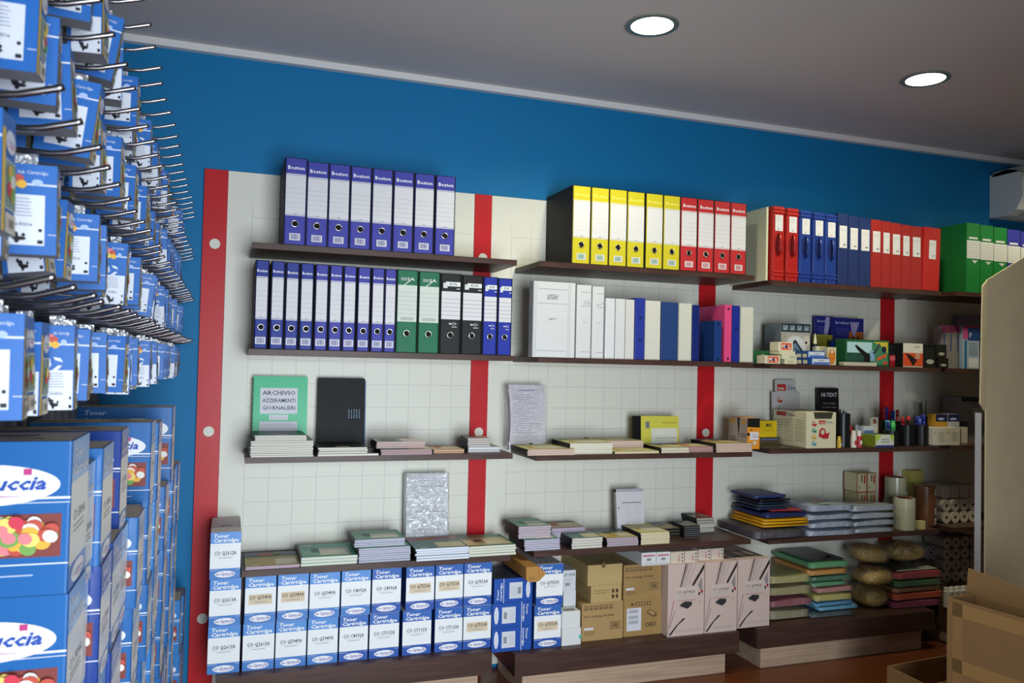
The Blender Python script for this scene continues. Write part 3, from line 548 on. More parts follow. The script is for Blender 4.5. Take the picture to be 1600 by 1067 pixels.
def b_forms(t, w, h, th):
    q = MB(); n = 14; P = mat('cfc8cf', .6); S = mat('8a6f74', .8, 0, 'paper'); vs = []
    for i in range(n+1):
        b = i/n; off = -.012*math.sin(b*math.pi); vs.append((off, b*h))
    for i in range(n):
        (x0, b0), (x1, b1) = vs[i], vs[i+1]; bow0, bow1 = x0*.6, x1*.6
        q.hexa([(x0*-.6, bow0, b0), (w+x0*.3, bow0, b0), (w+x0*.3, bow0+th, b0), (x0*-.6, bow0+th, b0), (x1*-.6, bow1, b1), (w+x1*.3, bow1, b1), (w+x1*.3, bow1+th, b1), (x1*-.6, bow1+th, b1)], P, {'-x': S, '+x': S})
    F = Face(q, (0, -.0085, 0), (1, 0, 0), (0, 0, 1), (0, -1, 0)); F.text('DICHIARAZIONE', w*.28, h*.9, .007, mat('4a5088'), w=w*.42)
    F.lines(w*.1, h*.18, w*.85, h*.86, 20, .0011, mat('6d6880'), 2, .5, random.Random(3)); put('form_sheets', q, t)
    q = MB(); F = Face(q, (0, -.0095, 0), (1, 0, 0), (0, 0, 1), (0, -1, 0)); F.rect(w*.5, .0, w*.9, h*.13, mat('d7dade')); F.rect(w*.53, h*.085, w*.62, h*.11, INK, 2); F.barcode(w*.52, .002, w*.83, h*.06, mat('d7dade'), INK, 2); put('price_sticker', q, t)
    q = MB(); q.rbox(-.014, -.013, 0, w+.006, th+.003, h+.004, film('f4f4ff', .16), .004, 2, 'z'); put('plastic_sleeve', q, t)
leaner('form_pad', 'pad of printed forms in a clear plastic sleeve leaning on the cream panel', 'form pad', 795, 852, 700, 601, ZS[2][1], -.12, .022, b_forms, .1)
def b_receipt(t, w, h, th):
    q = MB(); q.box(0, 0, 0, w, th, h, mat('d8cf52', .4), {'+x': mat(CR), '+z': mat(CR)}); F = q.face('-y', 0, 0, 0, w, th, h)
    F.rect(w*.38, h*.08, w*.96, h*.62, mat('dedccb')); F.rect(w*.26, h*.62, w*.34, h*.83, mat('77787e')); F.text('RICEVUTE FISCALI', w*.5, h*.3, .005, INK, w=w*.42); F.rect(w*.62, h*.78, w*.95, h*.8, mat('9a9440'))
    F.lines(w*.42, h*.12, w*.92, h*.26, 2, .0006, GREY); put('cover', q, t)
    q = MB(); q.box(-.001, -.0015, -.0002, w*.15, th+.001, h+.0005, BLK); put('spine_tape', q, t)
leaner('receipt_book', 'yellow receipt book with black spine standing upright on its long edge', 'receipt book', 991, 1061, 696, 650, ZS[2][1], -.13, .012, b_receipt, .06)
def b_ream(t, w, h, th):
    q = MB(); q.rbox(0, 0, 0, w, th, h, mat('d5d8de', .5), .004, 2, 'z'); F = q.face('-y', 0, 0, 0, w, th, h)
    for b, a0, a1 in ((.82, .15, .9), (.48, .12, .95), (.24, .12, .95), (.13, .15, .92)): F.rect(w*a0, h*b, w*a1, h*b+.0018, mat('5c6068'))
    F.lines(w*.25, h*.86, w*.85, h*.92, 2, .001, mat('80858e')); put('sheets', q, t)
    q = MB(); q.rbox(-.002, -.003, 0, w+.002, th+.001, h+.003, film('ffffff', .45), .005, 3, 'z'); put('plastic_wrap', q, t)
leaner('wrapped_paper_ream', 'ream of white ruled paper in crinkled shiny plastic wrap standing upright', 'paper ream', 634, 701, 855, 742, ZS[3][0], -.115, .05, b_ream, .09)
def b_pad(t, w, h, th):
    q = MB(); q.box(0, 0, 0, w, th, h, mat('d6d2d6', .6), {'-x': mat('b9b1ae', .7, 0, 'paper')}); F = q.face('-y', 0, 0, 0, w, th, h); F.rect(w*.2, h*.7, w*.9, h*.715, mat('5d4f58'))
    F.lines(w*.16, h*.08, w*.92, h*.66, 12, .0005, mat('9d9aa8')); F.rect(w*.42, h*.08, w*.425, h*.66, GREY, 2); F.rect(w*.75, h*.08, w*.755, h*.66, GREY, 2); F.ell(w*.08, h*.6, .003, .003, INK, 2, 10); F.ell(w*.08, h*.16, .003, .003, INK, 2, 10); put('sheets', q, t)
    q = MB(); q.box(0, -.001, h-.012, w, th+.001, h+.001, mat('b0adb6', .5)); put('binding_strip', q, t)
leaner('ruled_pad', 'white punched ruled pad leaning upright behind the yellow covered pile', 'note pad', 965, 1008, 836, 766, ZS[3][1], -.14, .02, b_pad, .13)

# ---------------- toner cartons on the low benches ----------------
LB, TB, CW = mat('3f74c8', .4, 0, 'plain', .2), mat('1f4ea6', .38, 0, 'plain', .2), mat('e8eaec', .5)
_tc = {}
def toner_mesh(code, w, h, d, sticker, deep):
    k = (code, round(w, 3), round(h, 3), sticker, deep)
    if k in _tc: return _tc[k]
    q = MB(); q.rbox(0, 0, 0, w, d, h, CW, .0015, 1, 'y'); F = q.face('-y', 0, 0, 0, w, d, h); B = mat('3565b4' if deep else '4f8ad0', .4, 0, 'plain', .2); B2 = mat('2b55a8' if deep else '4078bf', .4, 0, 'plain', .2)
    F.rect(0, h*.76, w, h, B); F.rect(0, 0, w, h*.22, B2); F.rect(0, h*.19, w*.3, h*.195, CW, 2); F.rect(w*.85, h*.19, w, h*.195, CW, 2)
    F.text('Toner', w*.11, h*.885, .0125, CW, w=w*.5, shear=.2, bold=.03); F.text('Cartridge', w*.09, h*.79, .0125, CW, w=w*.84, shear=.2, bold=.03)
    if sticker: F.rect(w*.12, h*.4, w*.88, h*.62, mat('d9c7ab', .7))
    F.text(code, w*.14, h*.515, .0125, INK, w=w*.72, bold=.012); F.rect(w*.15, h*.485, w*.85, h*.489, GREY, 2); F.lines(w*.28, h*.435, w*.72, h*.46, 1, .0016, mat('8a8a90'))
    F.ell(w*.5, h*.1, w*.34, h*.072, mat('ecebf0'), 3); F.text('La Cartuccia', w*.2, h*.08, .0095, mat('2b3f9c'), w=w*.6, shear=.3, l=4, bold=.015); F.rect(w*.4, h*.06, w*.7, h*.066, mat('c2417c'), 4); F.rect(w*.71, h*.127, w*.75, h*.14, mat('c2417c'), 4)
    G = q.face('-x', 0, 0, 0, w, d, h); G.rect(0, 0, d, h, B2, .5); G = q.face('+x', 0, 0, 0, w, d, h); G.rect(0, 0, d, h, B2, .5)
    T = q.face('+z', 0, 0, 0, w, d, h); T.rect(0, 0, w, d, mat('d8d2d0', .6), .5); T.text('HP CANON', w*.25, d*.15, .008, mat('4c4a52'), w=w*.5); T.ell(w*.5, d*.4, w*.2, w*.08, GREY, 2); T.ell(w*.5, d*.4, w*.17, w*.06, mat('a9a6a4', .6), 3)
    _tc[k] = q.mesh('carton'); return _tc[k]
def toner(u0, u1, v, z, code, h, where, y=-.322, d=.28, deep=False, sticker=False, rz=0):
    a = ony(u0, v, y).x; w = ony(u1, v, y).x-a-.0015
    o = put('toner_carton', toner_mesh(code, w, h, d, sticker, deep), None, (a, y, z), (0, 0, rz)); tag(o, where, 'carton', 'blue and white toner cartons on the low benches'); return o
zb = ZB[0]; H = .155
bot = [(323.5, 374.5, 'CO Q2613A'), (378, 428, 'CO Q2613A'), (429.5, 477.8, 'CO Q5949A'), (479.5, 527, 'CO Q5949X'), (529, 574, 'CO C4092A'), (576, 622.5, 'CO C7115X'), (627.5, 673, 'CO C7115X'), (678, 721.5, 'CO C7115A'), (722.5, 766, 'CO Q7553A')]
top = [(326.5, 376, 'CO Q2613A', 0), (382, 431, 'CO Q5949A', 1), (433, 481.5, 'CO Q5949A', 1), (483, 530.5, 'CO Q5949A', 0), (532.5, 578.5, 'CO C4092A', 0), (580.5, 626, 'CO C4096A', 0), (633.5, 678, 'CO Q7553A', 1), (679.5, 723, 'CO Q7553A', 1), (724, 767.5, 'CO Q7553A', 0)]
for i, (a, b, c) in enumerate(bot):
    toner(a, b, 1044, zb, c, .1632, 'toner carton in the bottom row on first bench, %s' % from_left(i, 9), deep=i > 3, sticker=i == 8, y=-.322)
for i, (a, b, c, s_) in enumerate(top):
    toner(a, b, 960, zb+.1635, c, .1628, 'toner carton in upper row on first bench, %s' % from_left(i, 9), deep=i > 4, sticker=bool(s_), y=-.322+.003*(i % 3))
toner(327.5, 376, 890, zb+.327, 'CO Q2612A', .162, 'third toner carton on top of the leftmost column beside the red board', y=-.322)
def plain_box(name, label, cat, u0, u1, v, y, z, h, d, colr, paint=None, rz=0, group=None, kind='plain', rough=.6, w=None, part='box_body'):
    a = ony(u0, v, y).x; w = w or ony(u1, v, y).x-a-.001; q = MB(); q.rbox(0, 0, 0, w, d, h, mat(colr, rough, 0, kind), .0015, 1, 'y')
    if paint: paint(q, w, d, h)
    o = put(name, q, None, (a, y, z), (0, 0, rz)); tag(o, label, cat, group); return o
zb = ZB[1]
# blue cartons lying on their side
def p_side(flip):
    def f(q, w, d, h):
        F = q.face('-y', 0, 0, 0, w, d, h); F.rect(0, 0, w, h, TB, .5); q.face('+z', 0, 0, 0, w, d, h).rect(0, 0, w, d, mat('2a3350', .5), .5); q.face('-x', 0, 0, 0, w, d, h).rect(0, 0, d, h, TB, .5); q.face('+x', 0, 0, 0, w, d, h).rect(0, 0, d, h, TB, .5)
        if flip: tx, bx, ox, rr = .2, .25, .89, math.pi/2
        else: tx, bx, ox, rr = .82, .74, .11, -math.pi/2
        F.rect(w*bx-.001, 0, w*bx+.001, h, CW, 1)
        sh = -.01 if flip else .02
        F.text('Toner', w*tx-(.012 if flip else -.006), h*(.12 if flip else .9), .008, CW, w=h*.45, rot=rr, shear=.2, bold=.02); F.text('Cartridge', w*tx+(.001 if flip else -.008), h*(.08 if flip else .92), .008, CW, w=h*.75, rot=rr, shear=.2, bold=.02)
        x0 = w*(.4 if flip else .25); F.rect(x0, h*.15, x0+w*.34, h*.82, mat('cfd2da'), 1); F.barcode(x0+w*.03 if not flip else x0+w*.2, h*.28, x0+w*.14 if not flip else x0+w*.32, h*.66, mat('cfd2da'), mat('55585f'), 2)
        F.lines(x0+(w*.17 if not flip else w*.03), h*.25, x0+(w*.3 if not flip else w*.18), h*.72, 7, .001, mat('a5a8b2'), 2)
        F.ell(w*ox, h*.5, w*.055, h*.36, mat('dfe0ea'), 2); F.text('La Cartuccia', w*ox+(.002 if flip else -.002), h*(.25 if flip else .75), .005, mat('2b3f9c'), w=h*.5, rot=rr, l=3)
    return f
for i in range(3):
    plain_box('toner_carton', 'deep blue toner carton lying on its side, %s of three' % from_bottom(i, 3), 'carton', [768, 767.5, 770][i], 830, 1010, -.322, zb+.0945*i, .0935, .2, '1d49a6', p_side(i == 2), group='blue toner cartons lying sideways')
toner(834, 876.5, 1007, zb, 'CO Q7553A', .1655, 'lower upright toner carton on the second bench', deep=True, sticker=True, y=-.322)
toner(837.5, 879.5, 940, zb+.166, 'CO Q7553X', .161, 'upper upright toner carton on the second bench beside the brown triangular carton', deep=True, y=-.322)
def b_tri():
    # long cardboard box poking out between the shelves
    p = ony(822, 895, -.40); t = thing('long_cardboard_box', 'narrow brown cardboard box with an open flap poking out between two shelves', 'cardboard box', (p.x, -.402, zb+.2845), (0, 0, .0)); K = mat('b08040', .7, 0, 'card')
    q = MB(); pr = [(0, .012), (.012, 0), (.052, 0), (.052, .058), (.0, .058)]; q.prism(pr, 0, .33, K, 'y'); F = q.face('-y', 0, 0, 0, .052, 0, .058); F.lines(.012, .008, .036, .02, 2, .0014, mat('4b3a28'), 1); put('box_body', q, t)
    q = MB(); q.prism([(.0525, .001), (.0525, .057), (.083, .030)], -.001, .0008, K, 'y'); put('flap', q, t)
b_tri()
WB = 'd4d6d8'
def p_lp(q, w, d, h):
    F = q.face('-y', 0, 0, 0, w, d, h); F.text('LP-300K', w*.1, h*.72, .012, INK, w=w*.85); F.barcode(w*.1, h*.22, w*.62, h*.42, mat(WB), mat('50525a')); F.lines(w*.1, h*.5, w*.7, h*.62, 2, .001, GREY)
plain_box('cartridge_box', 'lowest of two white cubes at the front of second bench', 'box', 877.5, 907.5, 1010, -.325, zb, .068, .06, 'd8d9d8', lambda q, w, d, h: q.face('-y', 0, 0, 0, w, d, h).ell(w*.97, h*.45, .006, .008, mat('3fb0a0')))
plain_box('cartridge_box', 'upper white cube with printed top at front of second bench', 'box', 877.5, 906.5, 980, -.322, zb+.0685, .066, .06, 'd8d9d8', lambda q, w, d, h: q.face('+z', 0, 0, 0, w, d, h).lines(w*.2, d*.1, w*.8, d*.6, 4, .003, mat('77787a')))
plain_box('cartridge_box', 'plain small white box under the taller printed white box', 'box', 880, 896, 948, -.26, zb+.1395, .058, .12, WB, w=.055)
plain_box('cartridge_box', 'tall white printed box with barcode right of upper toner carton', 'box', 879.5, 896.5, 922, -.262, zb+.198, .084, .12, WB, p_lp, w=.056)
plain_box('cartridge_box', 'white support box hidden behind the white cubes', 'box', 880, 896, 948, -.258, zb, .139, .12, WB, w=.055)
def p_car(kind):
    def f(q, w, d, h):
        F = q.face('-y', 0, 0, 0, w, d, h); I = mat('4d3a24', .7)
        if kind == 'icons':
            for k in range(6): F.rect(w*(.05+.12*k), h*.82, w*(.05+.12*k)+w*.09, h*.93, I, 1); F.rect(w*(.06+.12*k), h*.835, w*(.05+.12*k)+w*.075, h*.915, mat('a98a5c', .8), 2); F.poly([(w*(.07+.12*k), h*.845), (w*(.115+.12*k), h*.845), (w*(.0925+.12*k), h*.905)], I, 3)
            F.text('Print Cartridge SP1000E', w*.05, h*.62, .0085, I, w=w*.72, bold=.01); F.rect(w*.68, h*.27, w*.94, h*.46, I, 1); F.barcode(w*.69, h*.285, w*.93, h*.445, mat('a98a5c', .8), I, 2); F.rect(w*.06, h*.29, w*.28, h*.35, mat('d5d5dc'), 1); F.lines(w*.05, h*.15, w*.32, h*.26, 3, .001, I)
        elif kind == 'label':
            for k in range(3): F.rect(w*(.3+.15*k), h*.84, w*(.41+.15*k), h*.94, I, 1); F.rect(w*(.32+.15*k), h*.86, w*(.39+.15*k), h*.92, mat('a98a5c', .8), 2)
            F.ell(w*.22, h*.89, w*.035, w*.035, I, 1); F.rect(w*.08, h*.15, w*.46, h*.78, mat('d3d3da'), 1)
            for b in (.7, .54, .4): F.lines(w*.12, h*(b-.06), w*.38, h*(b+.04), 4, .0016, mat('77787e'), 2)
            F.poly([(w*.6, h*.66), (w*.68, h*.72), (w*.88, h*.6), (w*.88, h*.52), (w*.8, h*.48), (w*.62, h*.6)], mat('6d5636'), 1); F.poly([(w*.63, h*.645), (w*.69, h*.69), (w*.84, h*.6), (w*.78, h*.54)], mat('a98a5c', .8), 2); F.rect(w*.58, h*.24, w*.85, h*.34, I, 1); F.rect(w*.6, h*.26, w*.83, h*.32, mat('a98a5c', .8), 2); F.rect(w*.64, h*.275, w*.79, h*.305, I, 3)
        elif kind == 'small':
            F.text('Toner/Toner A', w*.08, h*.66, .007, I, w=w*.5)
            F.rect(w*.08, h*.55, w*.5, h*.57, I, 1)
            for k in range(4): F.rect(w*(.68+.13*(k % 2)), h*(.2+.32*(k//2)), w*(.76+.13*(k % 2)), h*(.42+.32*(k//2)), I, 1)
        else: F.ell(w*.45, h*.97, .01, .012, mat('6b5434'), 1, 12)
    return f
plain_box('cardboard_carton', 'wide printed brown cartridge carton at the bottom left of the carton pile', 'carton', 908.5, 973, 1000, -.30, zb, .152, .3, 'a98a5c', p_car('icons'), kind='card', group='brown cartridge cartons')
plain_box('cardboard_carton', 'small brown carton with arrows marked, second from top of left pile', 'carton', 923, 971, 944, -.3, zb+.1525, .069, .26, 'b49a68', p_car('small'), kind='card', group='brown cartridge cartons')
plain_box('cardboard_carton', 'plain brown carton on top of the left carton pile', 'carton', 918, 972, 918, -.3, zb+.222, .084, .28, 'b49a68', p_car(''), kind='card', group='brown cartridge cartons')
plain_box('cardboard_carton', 'brown carton with large white address label at right bottom', 'carton', 974, 1033, 993, -.295, zb, .148, .3, 'a08150', p_car('label'), kind='card', group='brown cartridge cartons')
plain_box('cardboard_carton', 'printed brown cartridge carton on top of the labelled one', 'carton', 974, 1033, 940, -.295, zb+.1485, .1465, .3, 'a08150', p_car('icons'), kind='card', group='brown cartridge cartons')
def p_wsm(q, w, d, h):
    F = q.face('-y', 0, 0, 0, w, d, h); F.rect(w*.08, h*.7, w*.92, h*.86, mat('c98f98'), 1); F.text('TWO BC. 1L', w*.1, h*.71, .006, mat('9b3a48'), w=w*.78, l=2); F.barcode(w*.3, h*.35, w*.72, h*.6, mat(WB), INK); F.lines(w*.1, h*.05, w*.9, h*.2, 2, .0012, mat('b58a92'))
for i in range(2):
    plain_box('cartridge_box', '%s small white box with pink print lying deep on the brown carton' % ['left', 'right'][i], 'box', [1002.5, 1025.5][i], [1025, 1047][i], 885, -.325, zb+.2955, .0535-.001*i, .28, WB, p_wsm, group='small white boxes on brown carton')
def p_q59(q, w, d, h):
    F = q.face('-y', 0, 0, 0, w, d, h); G1, G2, PK_ = mat('8d8788'), mat('2a262a'), mat('a86a70')
    for x, x2, t, m in ((.42, .3, .012, mat('c9a088')), (.48, .32, .035, G2), (.54, .36, .016, G2), (.62, .42, .02, G1), (.68, .46, .016, mat('b5a7b4')), (.76, .52, .012, G1), (.8, .6, .008, PK_)):
        F.poly([(w*x, h*(1 if x < .79 else .84)), (w*(x+t), h*(1 if x < .79 else .84)), (w*(x2+t*.7), h*.66), (w*x2, h*.66)], m, 1)
    F.poly([(w*.99, h*.99), (w*.99, h*.92), (w*.7, h*.68), (w*.66, h*.7)], G2, 1); F.poly([(w*.93, h*.8), (w*.82, h*.7), (w*.88, h*.62), (w*.95, h*.64)], G1, 1)
    F.rect(w*.2, h*.52, w*.8, h*.68, mat('cdbcb2', .6), 2); F.text('CO Q5942X', w*.24, h*.59, .0115, INK, w=w*.5, l=3); F.lines(w*.24, h*.53, w*.74, h*.575, 2, .001, mat('9a8f8a'), 3)
    F.rect(w*.24, h*.485, w*.76, h*.491, PK_, 2); F.poly([(w*.32, h*.43), (w*.46, h*.475), (w*.66, h*.465), (w*.66, h*.42), (w*.54, h*.37), (w*.36, h*.41)], mat('333034'), 2)
    F.ell(w*.86, h*.57, w*.025, h*.025, G2, 2); F.ell(w*.93, h*.6, w*.03, h*.025, mat('98222a'), 2); F.rect(w*.82, h*.455, w*.92, h*.465, mat('c9a060'), 2)
    F.poly([(w*.03, h*.02), (w*.09, h*.02), (w*.3, h*.16), (w*.5, h*.24), (w*.42, h*.24), (w*.22, h*.14)], G2, 1); F.poly([(w*.0, h*.04), (w*.02, h*.04), (w*.2, h*.34), (w*.19, h*.36)], G1, 1); F.poly([(w*.01, h*.12), (w*.03, h*.12), (w*.18, h*.5), (w*.16, h*.5)], PK_, 1); F.lines(w*.2, h*.05, w*.92, h*.09, 2, .001, GREY)
    q.face('+z', 0, 0, 0, w, d, h).lines(w*.05, d*.05, w*.95, d*.95, 3, .02, mat('8a8570')); S = q.face('-x', 0, 0, 0, w, d, h); S.ell(d*.5, h*.55, .012, .018, mat('5e5c58'))
for i, (a, b, v) in enumerate([(1042.5, 1099.5, 993), (1100.5, 1151, 988), (1152, 1202, 981)]):
    plain_box('large_toner_box', 'tall pinkish white toner box with black streaks, %s of three' % ['left', 'middle', 'right'][i], 'box', a, b, v, -.345, zb if i < 2 else .3985, [.298, .298, .293][i], .30, 'cbb4ac', p_q59, group='tall pinkish toner boxes')
def p_tn(q, w, d, h):
    F = q.face('-y', 0, 0, 0, w, d, h); F.text('TONER', w*.55, h*.82, .0085, mat('b8423c'), w=h*.66, rot=-math.pi/2)
    for b in (.15, .45, .75): F.rect(w*.82, h*b, w*.93, h*b+h*.1, INK)
for i, (a, b) in enumerate([(1048, 1069), (1069.8, 1090), (1090.8, 1110.5), (1111, 1130.5)]):
    plain_box('toner_refill_box', 'small pale box with red lettering, %s of four on tall boxes' % from_left(i, 4), 'box', a, b, 880, -.33 if i < 2 else -.31, zb+.2985, .047, .16, 'cdbfb2', p_tn, group='small pale toner refill boxes')

# ---------------- display fixture along the left wall ----------------
def xe(y): return -.203+.0185*y          # front plane of the fixture's goods, y runs negative towards the camera
FX = -.50
t = thing('hook_rack', 'tall grey perforated display rack along the left side holding cartridge hooks', 'display rack', (FX-.03, -3.0, FLOOR))
q = MB(); PEG = mat('6f7278', .55, .2); q.box(-.02, 0, 0, .0, 2.96, 2.35, PEG); put('back_panel', q, t)
for k in range(4):
    q = MB(); q.box(0, .02+.96*k, 0, .025, .05+.96*k, 2.35, mat('54565c', .4, .4)); put('upright', q, t)
q = MB(); q.box(0, 0, .0, .255, 2.85, .13, mat('8d8f94', .5)); o = put('rack_plinth', q, None, (FX-.004, -2.9, FLOOR)); tag(o, 'grey plinth at the foot of the left display rack', 'plinth')
for zz in (1.56, 1.71, 1.86, 2.01, 2.16):
    q = MB(); q.box(.0255, .02, zz-FLOOR-.012, .034, 2.94, zz-FLOOR+.012, mat('5d6066', .35, .7)); put('hook_rail', q, t)
# small ink cartons
FRU = [mat(c, .5) for c in ('d9a53a', 'c7364a', 'e0c86a', '6f9a4c', 'd87a80', 'b84a3a', 'd8d4cc', '86b060')]
def candies(F, a0, b0, a1, b1, n, seed, l=2, bg='6a3a34'):
    r = random.Random(seed); F.rect(a0, b0, a1, b1, mat(bg, .5), l); rr = min((b1-b0)*.2, .0115)
    for k in range(n):
        ra = min(rr*r.uniform(.7, 1.2), (a1-a0)*.24); a = r.uniform(a0+ra, a1-ra); b = r.uniform(b0+ra, b1-ra*.9) if b1-ra*.9 > b0+ra else (b0+b1)/2
        F.ell(a, b, ra, min(ra*.85, (b1-b0)/2.3), r.choice(FRU), l+1+k*.35, 12, r.uniform(-.5, .5))
IB, IB2, PAN = mat('2560aa', .45), mat('20459f', .45), mat('cdd0da', .45)
_ik = {}
def ink_mesh(v):
    if v in _ik: return _ik[v]
    w, d, h = [(.060, .040, .092), (.040, .042, .100), (.060, .030, .088)][v]
    q = MB(); q.box(0, 0, 0, w, d, h, IB, {'-z': mat('8a8c92', .6), '+z': mat('9ea0a4', .5)}); F = q.face('-y', 0, 0, 0, w, d, h)
    F.rect(0, h*.765, w, h*.785, PAN); F.text('Ink Cartridge', w*.45, h*.89, h*.04, PAN, w=w*.42, l=1)
    for k, (a, b) in enumerate(((.28, .83), (.36, .86), (.4, .79), (.3, .78), (.46, .83), (.5, .77), (.22, .8))): F.ell(w*a, h*b, .0045, .0042, FRU[(k*3+1) % 8], 2+k*.3, 10)
    F.ell(w*.72, h*.8, w*.08, h*.035, mat('9fb2da'), 2)
    if v == 1:
        F.rect(w*.12, 0, w*.97, h*.47, PAN)
        for k in range(3):
            a = k*2.094+.5; c, s_ = math.cos(a), math.sin(a); F.poly([(w*.5+w*.2*c-w*.07*s_, h*.55+w*.2*s_+w*.07*c), (w*.5+w*.2*c+w*.07*s_, h*.55+w*.2*s_-w*.07*c), (w*.5+w*.1*math.cos(a+1), h*.55+w*.1*math.sin(a+1)), (w*.5+w*.2*math.cos(a+1.3), h*.55+w*.2*math.sin(a+1.3))], PAN, 2)
        p0, p1, q0, q1 = .12, .97, 0, .47
    else:
        F.rect(w*.17, h*.1, w*.83, h*.66, PAN); F.rect(0, h*.22, w*.1, h*.228, PAN, 2); F.rect(w*.88, h*.22, w, h*.228, PAN, 2); p0, p1, q0, q1 = .17, .83, .1, .66
    F.lines(w*(p0+.1), h*(q0+(q1-q0)*.55), w*(p1-.08), h*(q0+(q1-q0)*.95), 6, .0009, mat('8f94a6'), 2, .3, random.Random(5)); F.text('Selitie', w*(p0+p1)/2, h*(q0+(q1-q0)*.38), h*.045, mat('2c3350'), w=w*.32, shear=.2, center=True)
    for a, b, ra, rb in ((.3, .2, .05, .03), (.38, .13, .09, .018), (.24, .27, .03, .02), (.46, .2, .025, .015), (.34, .08, .03, .02)): F.ell(w*(p0+a*(p1-p0)*1.2), h*(q0+b*(q1-q0)), w*ra*1.2, h*rb*1.3, INK, 2, 8)
    F.rect(w*(p1-.1), h*(q0+.02), w*(p1-.02), h*(q0+.06), INK, 2); F.ell(w*(p1-.06), h*(q0+(q1-q0)*.3), w*.03, h*.02, INK, 2, 8)
    S = q.face('+x', 0, 0, 0, w, d, h); YL = mat('d8b53a', .4)
    S.rect(0, 0, d*.22, h*.86, YL); S.rect(d*.22, h*.2, d, h*.62, mat('a9b4b8', .4)); candies(S, d*.25, h*.22, d*.98, h*.6, 7, 11+v, 2, '7d8f86'); S.ell(d*.55, h*.77, d*.36, h*.1, PAN, 2); S.text('La Cartuccia', d*.28, h*.755, h*.035, mat('2b3f9c'), w=d*.54, shear=.3, l=3); S.rect(d*.4, h*.725, d*.78, h*.737, mat('c2417c'), 3)
    S.rect(d*.24, 0, d, h*.17, mat('c9c2b4', .5), 2); S.barcode(d*.35, h*.03, d*.85, h*.13, mat('c9c2b4', .5), mat('6a6868'), 3)
    T = q.face('-x', 0, 0, 0, w, d, h); T.rect(d*.1, 0, d*.9, h*.6, PAN)
    # hanging tab
    q.box(w*.3, d*.45, h, w*.7, d*.45+.0006, h+.012, film('e8ecf6', .5))
    _ik[v] = (q.mesh('ink_carton'), w, d, h); return _ik[v]
hook_me = {}
def hook_mesh(L):
    L = round(L, 3)
    if L not in hook_me:
        q = MB(); q.tube([(0, 0, .0), (L-.045, 0, 0), (L-.032, 0, .002), (L-.004, 0, .0105), (L, 0, .012)], .0032, mat('8e8c90', .2, 1), 8); q.box(-.004, -.009, -.014, 0, .009, .014, mat('77797f', .3, .8)); hook_me[L] = q.mesh('display_hook')
    return hook_me[L]
rowz = [2.01, 1.86, 1.71, 1.56]; rown = ['top', 'second', 'third', 'bottom']; r = random.Random(21)
FRX = FX-.03+.034+.0045
for ri, z in enumerate(rowz):
    y = -2.62 if ri else -2.36; ny = 0; step = .094
    while y < -.12:
        xt = -.193+.0035*y+r.uniform(-.004, .004); L = xt-FRX; yy = y+r.uniform(-.004, .004)
        o = put('display_hook', hook_mesh(L), None, (FRX, yy, z)); tag(o, 'chrome display hook in the %s row of left rack, %s from camera' % (rown[ri], ORD[ny]), 'hook', 'chrome hooks on the left rack')
        n = r.choice([1, 2, 2, 3]) if ri else r.choice([0, 1, 1, 2])
        if ri == 0 and y < -1.9: n = r.choice([1, 2])
        if ri == 3: n = r.choice([2, 3, 3])
        xr = xt-.036-r.choice([0, 0, .01, .02])
        for k in range(n):
            v = r.choice([0, 0, 1, 2]) if k == 0 else r.choice([0, 1, 2]); me, w, d, h = ink_mesh(v)
            if xr-w < FRX+.005: break
            rz = r.uniform(-.04, .13); ry = r.uniform(-.03, .03) if r.random() > .3 else r.uniform(-.16, .16)
            o = put('ink_cartridge_carton', me, None, (xr-w, yy-d*.45, z-.012-h-.0035), (0, ry, rz))
            tag(o, 'ink carton, %s row of rack, %s hook from camera, %s on hook' % (rown[ri], ORD[ny], ['outermost', 'second inwards', 'third inwards'][k]), 'carton', 'ink cartons hanging on the left rack')
            xr -= w+.008
        y += step; ny += 1
